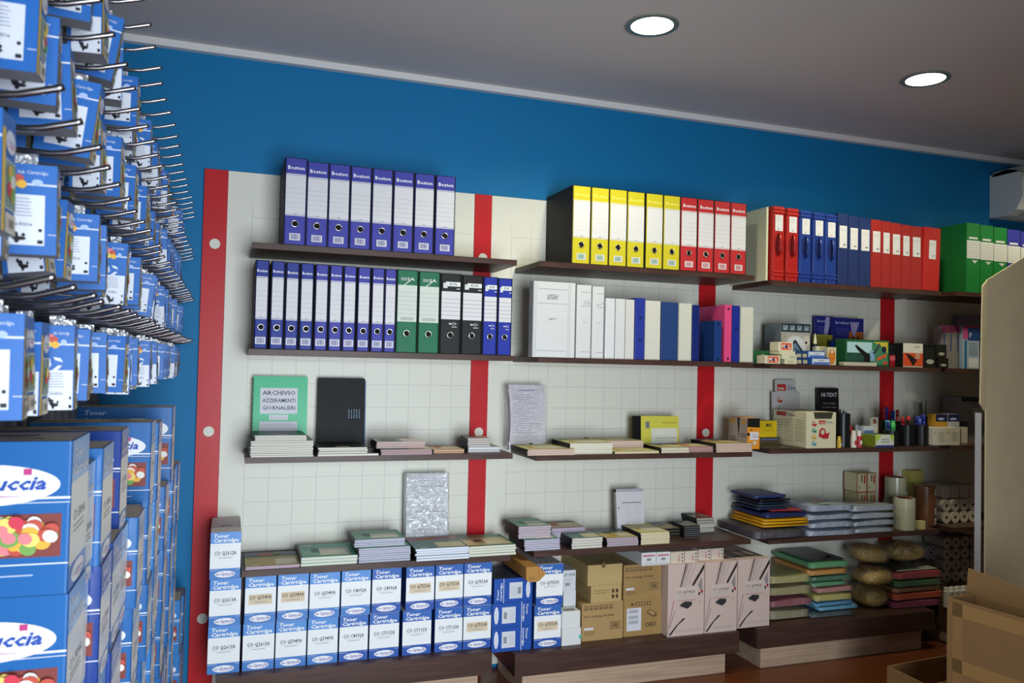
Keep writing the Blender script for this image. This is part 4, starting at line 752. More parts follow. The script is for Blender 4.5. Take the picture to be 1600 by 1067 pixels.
# large toner cartons stacked below the hooks
_bx = {}
def big_mesh(w, d, h, v):
    k = (w, d, h, v)
    if k in _bx: return _bx[k]
    B = {'m': mat('205f9f', .3, 0, 'plain', .3), 'l': mat('2b72b4', .3, 0, 'plain', .3), 'd': mat('1c3a84', .28, 0, 'plain', .4)}[v]
    q = MB(); q.rbox(0, 0, 0, w, d, h, B, .003, 2, 'z'); F = q.face('-y', 0, 0, 0, w, d, h); OV = mat('d9d9de', .4)
    F.rect(w*.8, h*.625, w, h*.64, OV); F.rect(w*.72, h*.6, w, h*.605, OV); F.ell(w*.62, h*.72, w*.335, h*.135, OV, 2, 40)
    F.text('La Cartuccia', w*.325, h*.69, h*.085, mat('24489e'), w=w*.57, shear=.3, bold=.03, l=3); F.poly([(w*.45, h*.662), (w*.82, h*.645), (w*.45, h*.645)], mat('b83578'), 3); F.rect(w*.795, h*.785, w*.83, h*.825, mat('b83578'), 3)
    F.text('Toner', w*.08, h*.9, h*.06, mat('aebbd8'), w=w*.22, shear=.2, l=1, bold=.02); F.text('Cartridge', w*.08, h*.815, h*.05, mat('aebbd8'), w=w*.2, shear=.2, l=1, bold=.02)
    candies(F, w*.6, h*.25, w*.965, h*.53, 60, 5, 1, '7a3630'); F.rect(0, h*.2, w, h*.208, OV); F.lines(w*.45, h*.12, w*.85, h*.15, 1, .0016, mat('a9b8da'))
    S = q.face('+x', 0, 0, 0, w, d, h); PB = mat('6f9bd2' if v != 'd' else '3a55a8', .35, 0, 'plain', .4); S.rect(d*.02, h*.72, d, h, PB); S.rect(d*.02, h*.17, d, h*.72, mat('d2d0cc', .4, 0, 'plain', .3)); S.rect(d*.02, 0, d, h*.17, mat('4a78c4', .35, 0, 'plain', .3))
    S.text('Toner', d*.12, h*.875, h*.065, OV, w=d*.45, shear=.2, bold=.02); S.text('Cartridge', d*.1, h*.765, h*.065, OV, w=d*.82, shear=.2, bold=.02); S.text('CO C4096A', d*.18, h*.45, h*.07, mat('77737a'), w=d*.66); S.lines(d*.2, h*.36, d*.8, h*.43, 2, .0016, mat('a5a2a6')); S.ell(d*.5, h*.085, d*.36, h*.07, OV, 2); S.text('La Cartuccia', d*.24, h*.07, h*.035, mat('2b3f9c'), w=d*.52, shear=.3, l=3); S.rect(d*.4, h*.05, d*.7, h*.056, mat('b83578'), 3)
    T = q.face('+z', 0, 0, 0, w, d, h); T.rect(.002, .002, w-.002, d-.002, mat('aaa296', .6), 1); T.text('HP CANON', w*.55, d*.2, d*.16, mat('514a44'), w=w*.3); T.ell(w*.7, d*.65, w*.1, d*.14, mat('6d665e'), 2); T.ell(w*.7, d*.65, w*.085, d*.1, mat('aaa296', .6), 3)
    _bx[k] = q.mesh('toner_carton'); return _bx[k]
BASE = FLOOR+.13+.0005
colsL = []   # y front, depth in y, x offset, list of (height, style)
y = -2.27; r = random.Random(4)
tops = {0: 1.400, 1: 1.345, 2: 1.37}
plan = [(.128, 0, 1.41, 'm'), (.118, -.012, 1.36, 'm'), (.12, -.004, 1.375, 'm'), (.125, .0, 1.21, 'd'), (.118, -.012, 1.20, 'm'), (.12, .004, 1.205, 'm'), (.125, -.006, 1.19, 'd'), (.118, 0, 1.18, 'm'),
        (.12, .004, 1.175, 'l'), (.122, -.008, 1.17, 'm'), (.12, .006, 1.17, 'm'), (.125, -.003, 1.16, 'l'), (.12, .004, 1.01, 'm'), (.118, .0, 1.0, 'l'), (.12, -.004, .84, 'm'), (.122, .012, .70, 'l'), (.12, .012, .68, 'l')]
cols_top = []
for i, (dy, dx, zt, st) in enumerate(plan):
    n = max(2, round((zt-BASE)/.166)); h = round((zt-BASE)/n, 4); W = .238
    for k in range(n):
        v = 'd' if (i*7+k*3) % 11 == 4 and i else st; x1 = xe(y)+dx+r.uniform(-.004, .004)+.004
        o = put('toner_carton', big_mesh(W, round(dy-.006, 3), round(h-.0006, 4), v), None, (x1-W, y, BASE+h*k), (0, 0, r.uniform(-.003, .003)))
        tag(o, 'large toner carton, %s in pile, %s rack pile from camera' % (from_bottom(k, n), ORD[i]), 'carton', 'toner cartons piled on the left rack')
    cols_top.append((y, BASE+h*n, xe(y)+dx)); y += dy+.0035
def extra(i, h, d, v, dx, label, w=.238):
    yy, zt, x1 = cols_top[i]; o = put('toner_carton', big_mesh(w, d, h, v), None, (x1+.004+dx-w, yy, zt+.0005)); tag(o, label, 'carton', 'toner cartons lying on top of the piles')
extra(4, .178, .11, 'd', .0, 'dark blue toner carton standing on the pile behind the nearest light ones')
extra(7, .185, .105, 'm', .0, 'medium blue toner carton on the piles, first of the row before the corner')
extra(8, .18, .10, 'm', .0, 'medium blue toner carton on the piles, second of the row before the corner')
extra(9, .178, .10, 'm', .0, 'medium blue toner carton on the piles, third of the row before the corner')
extra(11, .21, .11, 'm', .008, 'tall blue toner carton near the corner on the long row of piles')
extra(12, .17, .11, 'm', .0, 'blue toner carton topping the pile just past the tall one')
extra(13, .18, .11, 'm', .006, 'blue toner carton topping the second pile before the corner')

# ---------------- third and fourth column: sundries ----------------
def dbox(name, label, cat, u0, u1, v, y, z, h, d, colr, paint=None, **k): return plain_box(name, label, cat, u0, u1, v, y, z, h, d, colr, paint, **k)
z = ZS[1][2]
def p_phone(q, w, d, h):
    F = q.face('-y', 0, 0, 0, w, d, h); F.rect(w*.03, h*.8, w*.99, h*.98, BLK)
    for k in range(4): F.rect(w*(.06+.235*k), h*.825, w*(.25+.235*k), h*.955, mat('7f949c'), 2); F.poly([(w*(.08+.235*k), h*.84), (w*(.17+.235*k), h*.84), (w*(.22+.235*k), h*.93)], mat('b9c4c8'), 3)
    F.rect(w*.03, 0, w*.98, h*.775, mat('a9a69c'), 1); F.ell(w*.5, h*.34, w*.36, h*.36, mat('c3c6c6'), 2); F.poly([(w*.43, h*.58), (w*.5, h*.6), (w*.78, h*.3), (w*.62, 0.001), (w*.3, .001), (w*.3, h*.2)], mat('1f2a33'), 3)
    F.poly([(w*.42, h*.5), (w*.5, h*.52), (w*.72, h*.28), (w*.6, h*.08), (w*.36, h*.16)], mat('5d7a8c'), 4)
    for i in range(3):
        for j in range(3): F.rect(w*(.48+.06*i+.02*j), h*(.36-.07*j-.03*i), w*(.52+.06*i+.02*j), h*(.395-.07*j-.03*i), mat('2b3a46'), 5)
    F.ell(w*.87, h*.58, w*.11, h*.12, mat('c3b6ac'), 3); F.ell(w*.85, h*.54, w*.04, h*.03, INK, 4); F.lines(w*.08, h*.62, w*.2, h*.74, 3, .003, mat('8c8678'))
dbox('telephone_box', 'grey telephone box with picture strip at left of third column second shelf', 'box', 1219, 1266, 566, -.2, z, .192, .118, '6c767c', p_phone)
dbox('telephone_box', 'second grey box standing behind the telephone picture box', 'box', 1206, 1222, 562, -.075, z, .185, .05, '62696e')
def p_dom(q, w, d, h): F = q.face('-y', 0, 0, 0, w, d, h); F.rect(w*.18, h*.12, w*.9, h*.9, mat('d9583a')); F.text('M+L', w*.24, h*.25, h*.5, mat('e3dccf'), w=w*.6, bold=.03, l=2); F.ell(w*.54, h*.5, h*.2, h*.2, mat('4a3f74'), 3)
dbox('staple_box', 'dark green small box at left behind the red printed box', 'box', 1177, 1202, 566, -.25, z, .058, .08, '1c5a38', lambda q, w, d, h: q.face('-y', 0, 0, 0, w, d, h).ell(w*.6, h*.65, w*.15, h*.06, mat('9fc0a4')))
dbox('staple_box', 'lower small cream box with red print at shelf front', 'box', 1195, 1219, 568, -.318, z, .036, .06, 'd6cdb4', p_dom)
dbox('staple_box', 'flat pale green printed box at bottom of cream stack', 'box', 1226, 1245, 569, -.315, z, .022, .07, 'ced3b4', lambda q, w, d, h: q.face('-y', 0, 0, 0, w, d, h).lines(w*.2, h*.2, w*.8, h*.8, 2, .0015, mat('b06a5a')))
dbox('staple_box', 'second flat cream box in the small stack', 'box', 1222, 1245, 560, -.315, z+.0225, .02, .07, 'd3d2b6', lambda q, w, d, h: q.face('-y', 0, 0, 0, w, d, h).lines(w*.5, h*.2, w*.9, h*.8, 2, .0015, mat('b87a6a')))
dbox('staple_box', 'wider flat cream box third in the small stack', 'box', 1218, 1243, 553, -.31, z+.043, .015, .07, 'cdc8ae')
dbox('staple_box', 'small cream box with red print topping the stack', 'box', 1216, 1239, 549, -.305, z+.0585, .04, .06, 'dcd3ba', p_dom)
def p_bl(q, w, d, h): F = q.face('-y', 0, 0, 0, w, d, h); F.rect(w*.04, h*.1, w*.97, h*.88, mat('c9d2dc')); F.text('NORITA', w*.38, h*.5, h*.22, mat('5a6070'), w=w*.3, l=2); F.rect(w*.1, h*.14, w*.95, h*.38, mat('3f62b4'), 2); q.face('+z', 0, 0, 0, w, d, h).rect(0, 0, w, d, mat('1d5aa8'))
dbox('clip_box', 'lower blue and white flat box in front of glue bottle', 'box', 1268, 1297, 569, -.318, z, .031, .1, '2a5fae', p_bl)
dbox('clip_box', 'upper blue and white flat box with bright blue lid', 'box', 1262, 1289, 561, -.30, z+.0315, .031, .13, '2a5fae', p_bl)
def p_tan(q, w, d, h): F = q.face('-y', 0, 0, 0, w, d, h); F.rect(w*.15, h*.15, w*.9, h*.7, mat('b5a888'))
for k, (u, zz) in enumerate([(1244, 0), (1253.5, 0), (1243.5, .0285), (1252.5, .0285)]):
    dbox('eraser_box', 'tiny navy box with tan window, %s %s of four' % (['bottom', 'top'][k//2], ['left', 'right'][k % 2]), 'box', u, u+9, 567, -.3, z+zz, .028, .06, '24406e', p_tan)
def p_or(q, w, d, h): F = q.face('-y', 0, 0, 0, w, d, h); F.ell(w*.5, h*.48, w*.42, h*.42, mat('c8701f'), 1, 28); F.ell(w*.5, h*.75, w*.14, h*.1, mat('d8d2be'), 2); F.rect(w*.3, h*.48, w*.7, h*.52, mat('e6b45a'), 2); F.rect(w*.3, h*.2, w*.7, h*.23, mat('e6b45a'), 2)
dbox('glue_pack', 'cream blister card with large orange oval', 'pack', 1293, 1306.5, 570, -.30, z, .083, .03, 'cdc6a6', p_or)
# glue bottle
p = ony(1279, 566, -.2); t = thing('glue_bottle', 'white glue bottle with pointed nozzle beside the telephone box', 'bottle', (p.x, -.2, z))
q = MB(); q.rbox(-.028, -.02, 0, .028, .02, .088, mat('cfcfb8', .4), .012, 4, 'z'); q.face('-y', -.028, -.02, 0, .028, 0, .1).rect(.02, .03, .034, .045, mat('2f5a4a')); put('bottle_body', q, t)
q = MB(); q.cyl(-.022, 0, .088, .1, .012, mat('22252a', .4), 16); q.cyl(-.022, 0, .1, .148, .009, mat('d4d0bc', .4), 14, r2=.003); put('nozzle', q, t)
def p_ol(q, w, d, h):
    F = q.face('-y', 0, 0, 0, w, d, h); r = random.Random(2)
    for k in range(9): F.rect(w*.05, h*(.5+.052*k), w*(.6+.35*r.random()), h*(.52+.052*k), mat('5c5a1c'), 1)
    F.rect(w*.3, h*.05, w*.95, h*.35, mat('c8c6bc', .2))
dbox('sachet_pack', 'olive yellow striped packet leaning behind the glue bottle', 'pack', 1273, 1301, 560, -.135, z, .148, .02, '8f8a2a', p_ol)
def p_br(two):
    def f(q, w, d, h):
        F = q.face('-y', 0, 0, 0, w, d, h); F.text('brother', w*.08, h*.87, h*.06, mat('b9bfe0'), w=w*(.45 if two else .8), bold=.01); F.lines(w*.1, h*.62, w*.5, h*.8, 4, .0015, mat('6f78b4'))
        if two: F.rect(w*.52, h*.42, w*.98, h*.72, mat('b4612a')); F.text('A4', w*.56, h*.5, h*.12, mat('241a14'), w=w*.3, bold=.03, l=2); F.poly([(w*.55, h*.92), (w*.85, h*.92), (w*.7, h*.6), (w*.6, h*.7)], mat('9f93c0'), 3); F.lines(w*.05, h*.5, w*.48, h*.58, 2, .002, mat('9aa2cc')); F.poly([(w*.6, h*.42), (w*.98, h*.42), (w*.98, h*.2)], mat('b4612a'), 1)
        else: F.poly([(w*.55, h*.98), (w*.85, h*.98), (w*.6, h*.5), (w*.4, h*.5)], mat('a9a0cc'), 3)
    return f
o = dbox('photo_paper_pack', 'left blue photo paper pack leaning on the panel', 'paper pack', 1274, 1302, 560, -.06, z, .245, .02, '222a80', p_br(0), rough=.25)
o = dbox('photo_paper_pack', 'right blue photo paper pack with orange picture', 'paper pack', 1301, 1349, 565, -.09, z, .238, .02, '20287c', p_br(1), rough=.25)
o = dbox('photo_paper_pack', 'dark blue glossy pack standing in front of the photo paper packs', 'paper pack', 1299, 1326, 570, -.19, z, .12, .015, '141c58', rough=.2)
def p_st(q, w, d, h):
    F = q.face('-y', 0, 0, 0, w, d, h); F.rect(w*.03, h*.06, w*.97, h*.93, mat('3f7f5c')); F.rect(w*.03, h*.5, w*.6, h*.9, mat('a8ccd2'), 2); F.rect(w*.03, h*.15, w*.55, h*.5, mat('20483a'), 2)
    F.poly([(w*.2, h*.78), (w*.24, h*.8), (w*.56, h*.4), (w*.56, h*.14), (w*.4, h*.2), (w*.42, h*.36), (w*.26, h*.62)], BLK, 3); F.poly([(w*.62, h*.5), (w*.66, h*.46), (w*.8, h*.78), (w*.77, h*.9)], mat('3a4448'), 3)
    F.poly([(w*.62, h*.93), (w*.97, h*.93), (w*.97, h*.5), (w*.85, h*.75)], mat('c3b43a'), 2); F.ell(w*.88, h*.65, w*.055, h*.12, mat('16203a'), 4); F.poly([(w*.7, h*.2), (w*.72, h*.33), (w*.95, h*.5), (w*.93, h*.36)], mat('cf5a34'), 3); F.ell(w*.91, h*.14, w*.045, h*.07, mat('c8402c'), 3); F.rect(w*.55, h*.2, w*.66, h*.6, mat('7fa3c4'), 3)
dbox('stapler_box', 'green stapler box with picture of a black stapler', 'box', 1321, 1389, 571, -.27, z, .125, .07, '1c5a34', p_st)
dbox('refill_box', 'long thin white box lying before the stapler box', 'box', 1318, 1370, 573, -.315, z, .017, .03, 'b9b2a0')
def p_cd1(q, w, d, h): F = q.face('-y', 0, 0, 0, w, d, h); F.rect(0, 0, w, h*.55, mat('a8222c')); F.rect(0, h*.3, w, h*.5, mat('d8606a'), 2)
dbox('disc_pack', 'black and red disc pack right of the stapler box', 'pack', 1390, 1400, 573, -.24, z, .105, .12, '191518', p_cd1)
def p_cd2(q, w, d, h): F = q.face('-y', 0, 0, 0, w, d, h); F.rect(0, h*.05, w, h*.6, mat('c84a20')); F.text('CD-R', w*.55, h*.83, h*.07, INK, w=w*.3); F.poly([(w*.1, h*.6), (w*.5, h*.05), (w*.7, h*.3), (w*.4, h*.5)], mat('1f1512'), 2); F.rect(w*.6, h*.35, w*.85, h*.6, mat('b88a6a'), 3); q.face('-x', 0, 0, 0, w, d, h).rect(0, 0, d, h, BLK)
dbox('disc_pack', 'white disc pack with orange and black picture', 'pack', 1411, 1442, 574, -.29, z, .115, .12, 'd0cbbd', p_cd2)
def p_cs(q, w, d, h):
    F = q.face('-y', 0, 0, 0, w, d, h)
    for k in range(4): F.rect(w*.1, h*(.08+.23*k), w*.9, h*(.09+.23*k), mat('4a4d4a'))
    F.ell(w*.5, h*.3, w*.3, h*.12, mat('aaa9a0'), 2)
dbox('cassette_pack', 'black cassette pack standing right of the orange disc pack', 'pack', 1443, 1463, 577, -.26, z, .10, .08, '141614', p_cs)
z4 = ZS[1][3]
dbox('cassette_pack', 'low black tape pack on the right shelf end', 'pack', 1466, 1482, 577, -.27, z4, .05, .08, '151714', p_cs)
dbox('cassette_pack', 'small black pack on top of the low tape pack', 'pack', 1463, 1479, 560, -.265, z4+.0505, .065, .08, '191b19', p_cs)
def p_env(q, w, d, h):
    F = q.face('-y', 0, 0, 0, w, d, h); F.rect(0, h*.84, w, h, mat('8f3a6a')); F.rect(w*.15, 0, w*.8, h*.8, mat('807c7e'), 1); F.rect(w*.3, h*.4, w*.5, h*.8, mat('39468a'), 2)
for k in range(3): dbox('envelope_pack', 'grey envelope pack with magenta top, %s of three leaning' % ['left', 'middle', 'right'][k], 'envelope pack', 1471+10.5*k, 1481+10.5*k, 577, -.20, z4, .215+.002*k, .05, '8a8488', p_env, rough=.3, group='grey envelope packs')
def p_e2(q, w, d, h): F = q.face('-y', 0, 0, 0, w, d, h); F.rect(0, h*.68, w, h, mat('b84a84')); F.rect(w*.3, h*.66, w, h*.95, mat('1f3f7c'), 2); F.text('P', w*.4, h*.72, h*.12, mat('d5d6e6'), l=3); F.rect(w*.1, 0, w*.25, h*.66, mat('2c6a9a')); F.rect(w*.35, h*.03, w*.95, h*.25, mat('cfd3dc'), 2); F.lines(w*.35, h*.3, w*.9, h*.62, 9, .002, mat('7888a4'))
dbox('envelope_pack', 'blue and white printed envelope pack at far right', 'envelope pack', 1504, 1530, 578, -.22, z4, .22, .05, '9cb2cc', p_e2)
def p_25(q, w, d, h): F = q.face('-y', 0, 0, 0, w, d, h); F.rect(w*.02, h*.35, w, h*.6, mat('29326c')); F.rect(w*.02, h*.35, w*.25, h*.6, mat('c04f86'), 2); F.text('25', w*.32, h*.43, h*.1, mat('b9bfd6'), shear=.2, bold=.03, l=3)
dbox('envelope_pack', 'large grey violet envelope pack marked 25 behind the others', 'envelope pack', 1496, 1560, 570, -.06, z4, .285, .03, '8c88a0', p_25, rough=.35)

z = ZS[2][2]
def p_bic(q, w, d, h):
    F = q.face('-y', 0, 0, 0, w, d, h); F.poly([(0, h), (w, h), (w, h*.7), (0, h*.72)], BLK, 1); F.rect(w*.2, h*.3, w*.9, h*.55, mat('d8d2dc'), 1); F.text('Cristal', w*.35, h*.46, h*.05, mat('8a5a30'), w=w*.4, l=2); F.text('Original', w*.3, h*.38, h*.06, mat('5c4a9c'), w=w*.6, l=2); F.ell(w*.08, h*.48, w*.12, h*.05, BLK, 3); F.text('BIC', w*.25, h*.6, h*.05, INK, bold=.02, l=2); F.ell(w*.6, h*.2, w*.16, h*.07, mat('c8c0ae'), 2)
    S = q.face('-x', 0, 0, 0, w, d, h); S.rect(0, 0, d, h, mat('9a8c86'), .5); S.poly([(d*.45, h), (d*.6, h), (d*.55, h*.3)], INK, 1); S.rect(d*.05, h*.8, d*.35, h*.95, mat('b8843a'), 1); S.rect(d*.7, h*.8, d*.9, h*.93, mat('b8843a'), 1); S.lines(d*.1, h*.2, d*.4, h*.4, 3, .003, mat('5a4a5a')); S.lines(d*.65, h*.35, d*.95, h*.5, 2, .003, mat('4a3a4a'))
dbox('pen_box', 'orange and grey open pen box with black top', 'pen box', 1167.5, 1187, 696, -.31, z, .135, .14, 'd88a20', p_bic, rz=0)
def p_bic2(q, w, d, h): F = q.face('-y', 0, 0, 0, w, d, h); F.text('BIC', w*.42, h*.65, h*.18, INK, w=w*.32, shear=.15, bold=.04); F.lines(w*.4, h*.4, w*.8, h*.46, 1, .0015, mat('8a7a20'))
dbox('pen_box', 'dark olive box under the yellow pen box', 'pen box', 1186, 1218, 696, -.20, z, .04, .12, '4a4228', lambda q, w, d, h: q.face('-y', 0, 0, 0, w, d, h).lines(w*.1, h*.6, w*.9, h*.9, 1, .008, mat('4a5a7a')))
dbox('pen_box', 'bright yellow pen box with black letters', 'pen box', 1184, 1214, 684, -.19, z+.0405, .074, .1, 'd3b410', p_bic2)
def tape_icon(F, cx, cy, s_, col, big=False):
    F.poly([(cx-s_, cy-s_*.5), (cx-s_*.8, cy+s_*.5), (cx-s_*.3, cy+s_*.9), (cx+s_*.3, cy+s_*.6), (cx+s_*.5, cy-s_*.1), (cx+s_*1.2, cy+s_*.1), (cx+s_*.9, cy-s_*.9), (cx, cy-s_*.9)], mat(col), 2)
    F.ell(cx-s_*.2, cy+s_*.15, s_*.35, s_*.4, mat('d0cfc0'), 3, 14); F.ell(cx-s_*.2, cy+s_*.15, s_*.16, s_*.2, mat('a5b58a'), 4, 10)
def p_tesa(q, w, d, h):
    F = q.face('-y', 0, 0, 0, w, d, h)
    for k, c in enumerate(('b02824', '2f8070', 'c8a23c', '4a90ac')): tape_icon(F, w*.26, h*(.68-.18*k), w*.075, c)
    tape_icon(F, w*.58, h*.42, w*.17, 'ac1f28'); F.rect(w*.42, h*.67, w*.64, h*.77, mat('b8322c')); F.text('tesa', w*.45, h*.69, h*.05, mat('ddd8c8'), l=2, w=w*.17, bold=.02); F.text('Film', w*.68, h*.69, h*.065, mat('3a5a94'), w=w*.2, shear=.2, l=2)
    F.poly([(w*.24, h), (w*.9, h), (w*.84, h*.82), (w*.28, h*.82)], mat('3d3a2e'), 2)
    S = q.face('-x', 0, 0, 0, w, d, h); S.rect(d*.1, h*.84, d*.4, h*.96, mat('a03a30')); S.text('Film', d*.42, h*.85, h*.08, mat('4a4a50'), w=d*.25, shear=.2)
    S.lines(d*.02, h*.1, d*.3, h*.75, 9, .0018, mat('77735c')); S.lines(d*.36, h*.12, d*.62, h*.78, 10, .0018, mat('77735c')); S.lines(d*.68, h*.15, d*.95, h*.78, 10, .0018, mat('77735c'))
dbox('tape_dispenser_box', 'cream open display box with pictures of red tape dispenser', 'box', 1259.5, 1306, 700, -.318, z, .163, .235, 'cfc9ac', p_tesa)
def b_tcard(t, w, h, th):
    q = MB(); q.box(0, 0, 0, w, th, h, mat('b9b6b4', .5)); q.rbox(w*.12, 0, h, w*.86, th, h*1.24, mat('b9b6b4', .5), .008, 3, 'y'); F = q.face('-y', 0, 0, 0, w, th, h)
    F.rect(w*.18, h*1.02, w*.5, h*1.15, mat('b0302c')); F.text('tesa', w*.21, h*1.045, h*.06, mat('d8d4ce'), w=w*.22, l=2, bold=.02); F.text('Film', w*.56, h*1.03, h*.1, mat('2c4a8c'), w=w*.28, shear=.2, l=2)
    for k, c in enumerate(('b02824', '2f8070', 'c8a23c', '4a90ac')): tape_icon(F, w*.26, h*(.84-.2*k), w*.09, c)
    tape_icon(F, w*.62, h*.5, w*.19, 'ac1f28'); put('display_card', q, t)
leaner('display_card_box', 'white tape display card standing behind the cream display box', 'display card', 1208, 1251, 694, 612, z, -.07, .008, b_tcard, .05)
def b_hi(t, w, h, th):
    q = MB(); q.box(0, 0, 0, w, th, h, mat('15151a', .4)); F = q.face('-y', 0, 0, 0, w, th, h); F.text('HI-TEXT', w*.12, h*.84, h*.07, mat('c8c6cc'), w=w*.8, bold=.02)
    F.text('alta tecnologia', w*.2, h*.7, h*.04, mat('a9a7ae'), w=w*.62); F.text('a portata di mano', w*.14, h*.63, h*.04, mat('a9a7ae'), w=w*.74); F.rect(w*.35, h*.5, w*.7, h*.51, GREY); F.rect(w*.4, h*.44, w*.7, h*.46, GREY); F.rect(0, 0, w, h*.26, mat('a01c24')); F.rect(w*.3, h*.12, w*.78, h*.2, mat('cf6a70'), 2); put('display_card', q, t)
leaner('display_sign', 'black and red upright text marker display sign', 'sign', 1281, 1312, 692, 606, z, -.07, .02, b_hi, .05)
# blister card lying flat
p = ony(1192, 698, -.3); t = MB(); t.box(0, 0, 0, .15, .09, .003, mat('3c3a34', .3)); F = t.face('+z', 0, 0, 0, .15, .09, .003); r = random.Random(8)
for k in range(22): F.ell(r.uniform(.01, .14), r.uniform(.01, .08), .006, .004, mat(r.choice(['b8b4a4', '8f8a6a', 'd4d2c8']), .2, .5), 1+k*.3, 8, r.uniform(0, 3))
o = put('blister_card', t, None, (p.x, -.31, z)); tag(o, 'flat blister card with shiny pieces lying in front of the pen boxes', 'blister card')
def pot(u, v, y, z, rr, h, pens, label, seed=1, cat='pen holder', name='pen_holder'):
    p = ony(u, v, y); t = thing(name, label, cat, (p.x, y, z)); q = MB(); K = mat('121316', .35); q.tubering(0, 0, 0, h, rr, rr-.002, K, 22); q.cyl(0, 0, 0, .003, rr-.002, K, 22); put('holder_cup', q, t)
    r = random.Random(seed)
    for i, (c, ph, cr) in enumerate(pens):
        a = 2*math.pi*i/len(pens)+.3; q = MB(); m = mat(c, .35); x, yy = (rr-.012)*math.cos(a)*.8, (rr-.012)*math.sin(a)*.8; lx, ly = r.uniform(-.008, .008), r.uniform(-.004, .006)
        q.tube([(x, yy, .004), (x+lx*.5, yy+ly*.5, h*.9), (x+lx, yy+ly, ph-.03)], cr*.85, m, 10); q.tube([(x+lx, yy+ly, ph-.03), (x+lx*1.25, yy+ly*1.25, ph)], cr, m, 10)
        po = put('pen', q, t)
    return t
pot(1316, 697, -.27, z, .034, .155, [('1a1c22', .17, .004), ('2a3038', .172, .004), ('15202a', .168, .004), ('30343a', .175, .004), ('202830', .165, .004)], 'black wire pen holder right of the tape display box', 3)
pot(1391, 695, -.20, z, .045, .115, [('1f3a9c', .165, .008), ('202c74', .18, .008), ('8c1c28', .178, .008), ('151a40', .16, .008), ('7a1a22', .17, .008)], 'black cup of blue and red board markers', 4)
pot(1392, 696, -.265, z, .034, .075, [('2fae4a', .118, .0105), ('3a9ac4', .12, .0105), ('24306c', .115, .0105), ('46b45a', .11, .0105)], 'black cup of bright green and blue highlighters', 5)
pot(1416, 696, -.26, z, .034, .1, [('b8242c', .14, .009), ('1f5a3a', .135, .009), ('a01f28', .138, .009), ('17191c', .12, .009)], 'black cup of red and green markers', 6)
pot(1438, 696, -.25, z, .036, .1, [('24389c', .145, .009), ('2a3f9c', .14, .009), ('1c2c80', .138, .009), ('4a5cae', .13, .009), ('20308c', .15, .009)], 'black cup of dark blue markers', 7)
pot(1441, 692, -.115, z, .024, .13, [('2a2a2c', .205, .0025), ('3a3a3c', .2, .0025), ('262628', .195, .0025), ('333335', .21, .0025)], 'black cup of thin brushes behind the blue markers', 8)
def bottle(u, v, y, rr, h, body, cap, label, cat='bottle', name='correction_bottle'):
    p = ony(u, v, y); t = thing(name, label, cat, (p.x, y, z)); q = MB(); q.cyl(0, 0, 0, h*.68, rr, mat(body, .35), 18); F = q.face('-y', -rr, -rr, 0, rr, 0, h); F.ell(rr, h*.3, rr*.5, h*.14, mat('d8d0c4' if body != 'd6d1c6' else 'b83a34'), 1); put('bottle_body', q, t)
    q = MB(); q.cyl(0, 0, h*.68, h, rr*.78, mat(cap, .35), 16, r2=rr*.68); put('cap', q, t)
bottle(1333.5, 699, -.31, .0135, .078, 'd6d1c6', 'd8d5cc', 'left small correction bottle with white cap at shelf front')
bottle(1342, 699, -.31, .0135, .078, 'b02a34', 'd8d5cc', 'right red labelled correction bottle with white cap')
bottle(1328, 694, -.25, .0125, .095, 'b02a24', 'c82c20', 'red glue stick behind the correction bottles', 'glue stick', 'glue_stick')
bottle(1338, 692, -.21, .0125, .098, 'a4a8ac', '8d9498', 'grey capped glue stick behind the correction bottles', 'glue stick', 'glue_stick')
bottle(1311, 699, -.315, .010, .052, 'c8a430', 'd4b83a', 'tiny yellow glue stick at corner of tape display box', 'glue stick', 'glue_stick')
def p_grn(q, w, d, h): F = q.face('-y', 0, 0, 0, w, d, h); F.rect(0, 0, w, h*.16, mat('2c3f8c')); F.poly([(0, h), (w*.3, h), (w*.05, h*.35)], mat('a8c83c'), 1); F.poly([(w, h), (w*.75, h), (w*.95, h*.4)], mat('a8c83c'), 1); F.lines(w*.3, h*.35, w*.75, h*.75, 2, .004, mat('9aa890')); q.face('+z', 0, 0, 0, w, d, h).rect(w*.1, d*.2, w*.95, d*.95, mat('3f5a30')); q.face('-x', 0, 0, 0, w, d, h).rect(0, 0, d, h, mat('7c8a24'), .6)
dbox('label_box', 'lime green and white label box at the shelf front', 'box', 1368, 1397, 699, -.315, z, .056, .14, 'd2d3c4', p_grn)
dbox('sticky_note_pack', 'pale stack of small note pads on the lime green box', 'note pads', 1349, 1365, 682, -.22, z+.0565, .035, .05, 'b9c0c8', lambda q, w, d, h: q.face('-y', 0, 0, 0, w, d, h).rect(0, 0, w, h*.4, mat('5a74a8')))
dbox('sticky_note_pack', 'upright white card with brown stamp picture', 'note pads', 1361, 1372, 682, -.205, z+.0565, .075, .012, 'd3cfb8', lambda q, w, d, h: q.face('-y', 0, 0, 0, w, d, h).rect(w*.25, h*.6, w*.75, h*.9, mat('8c5c44')))
z4 = ZS[2][3]
def p_ib(q, w, d, h):
    F = q.face('-y', 0, 0, 0, w, d, h)
    for k in range(2): F.lines(w*(.18+.5*k), h*.2, w*(.42+.5*k), h*.8, 5, .0022, mat('a9a5a0')); F.ell(w*(.08+.5*k), h*.75, w*.03, h*.08, mat('c0a878'), 2)
dbox('cartridge_tray_box', 'long white cartridge tray box at right shelf front', 'box', 1458, 1500, 691, -.30, z4, .085, .16, 'c9c4b8', p_ib)
dbox('cartridge_tray_box', 'shorter white box right behind the long tray box', 'box', 1502, 1512, 687, -.22, z4, .08, .1, 'c2bdb2')
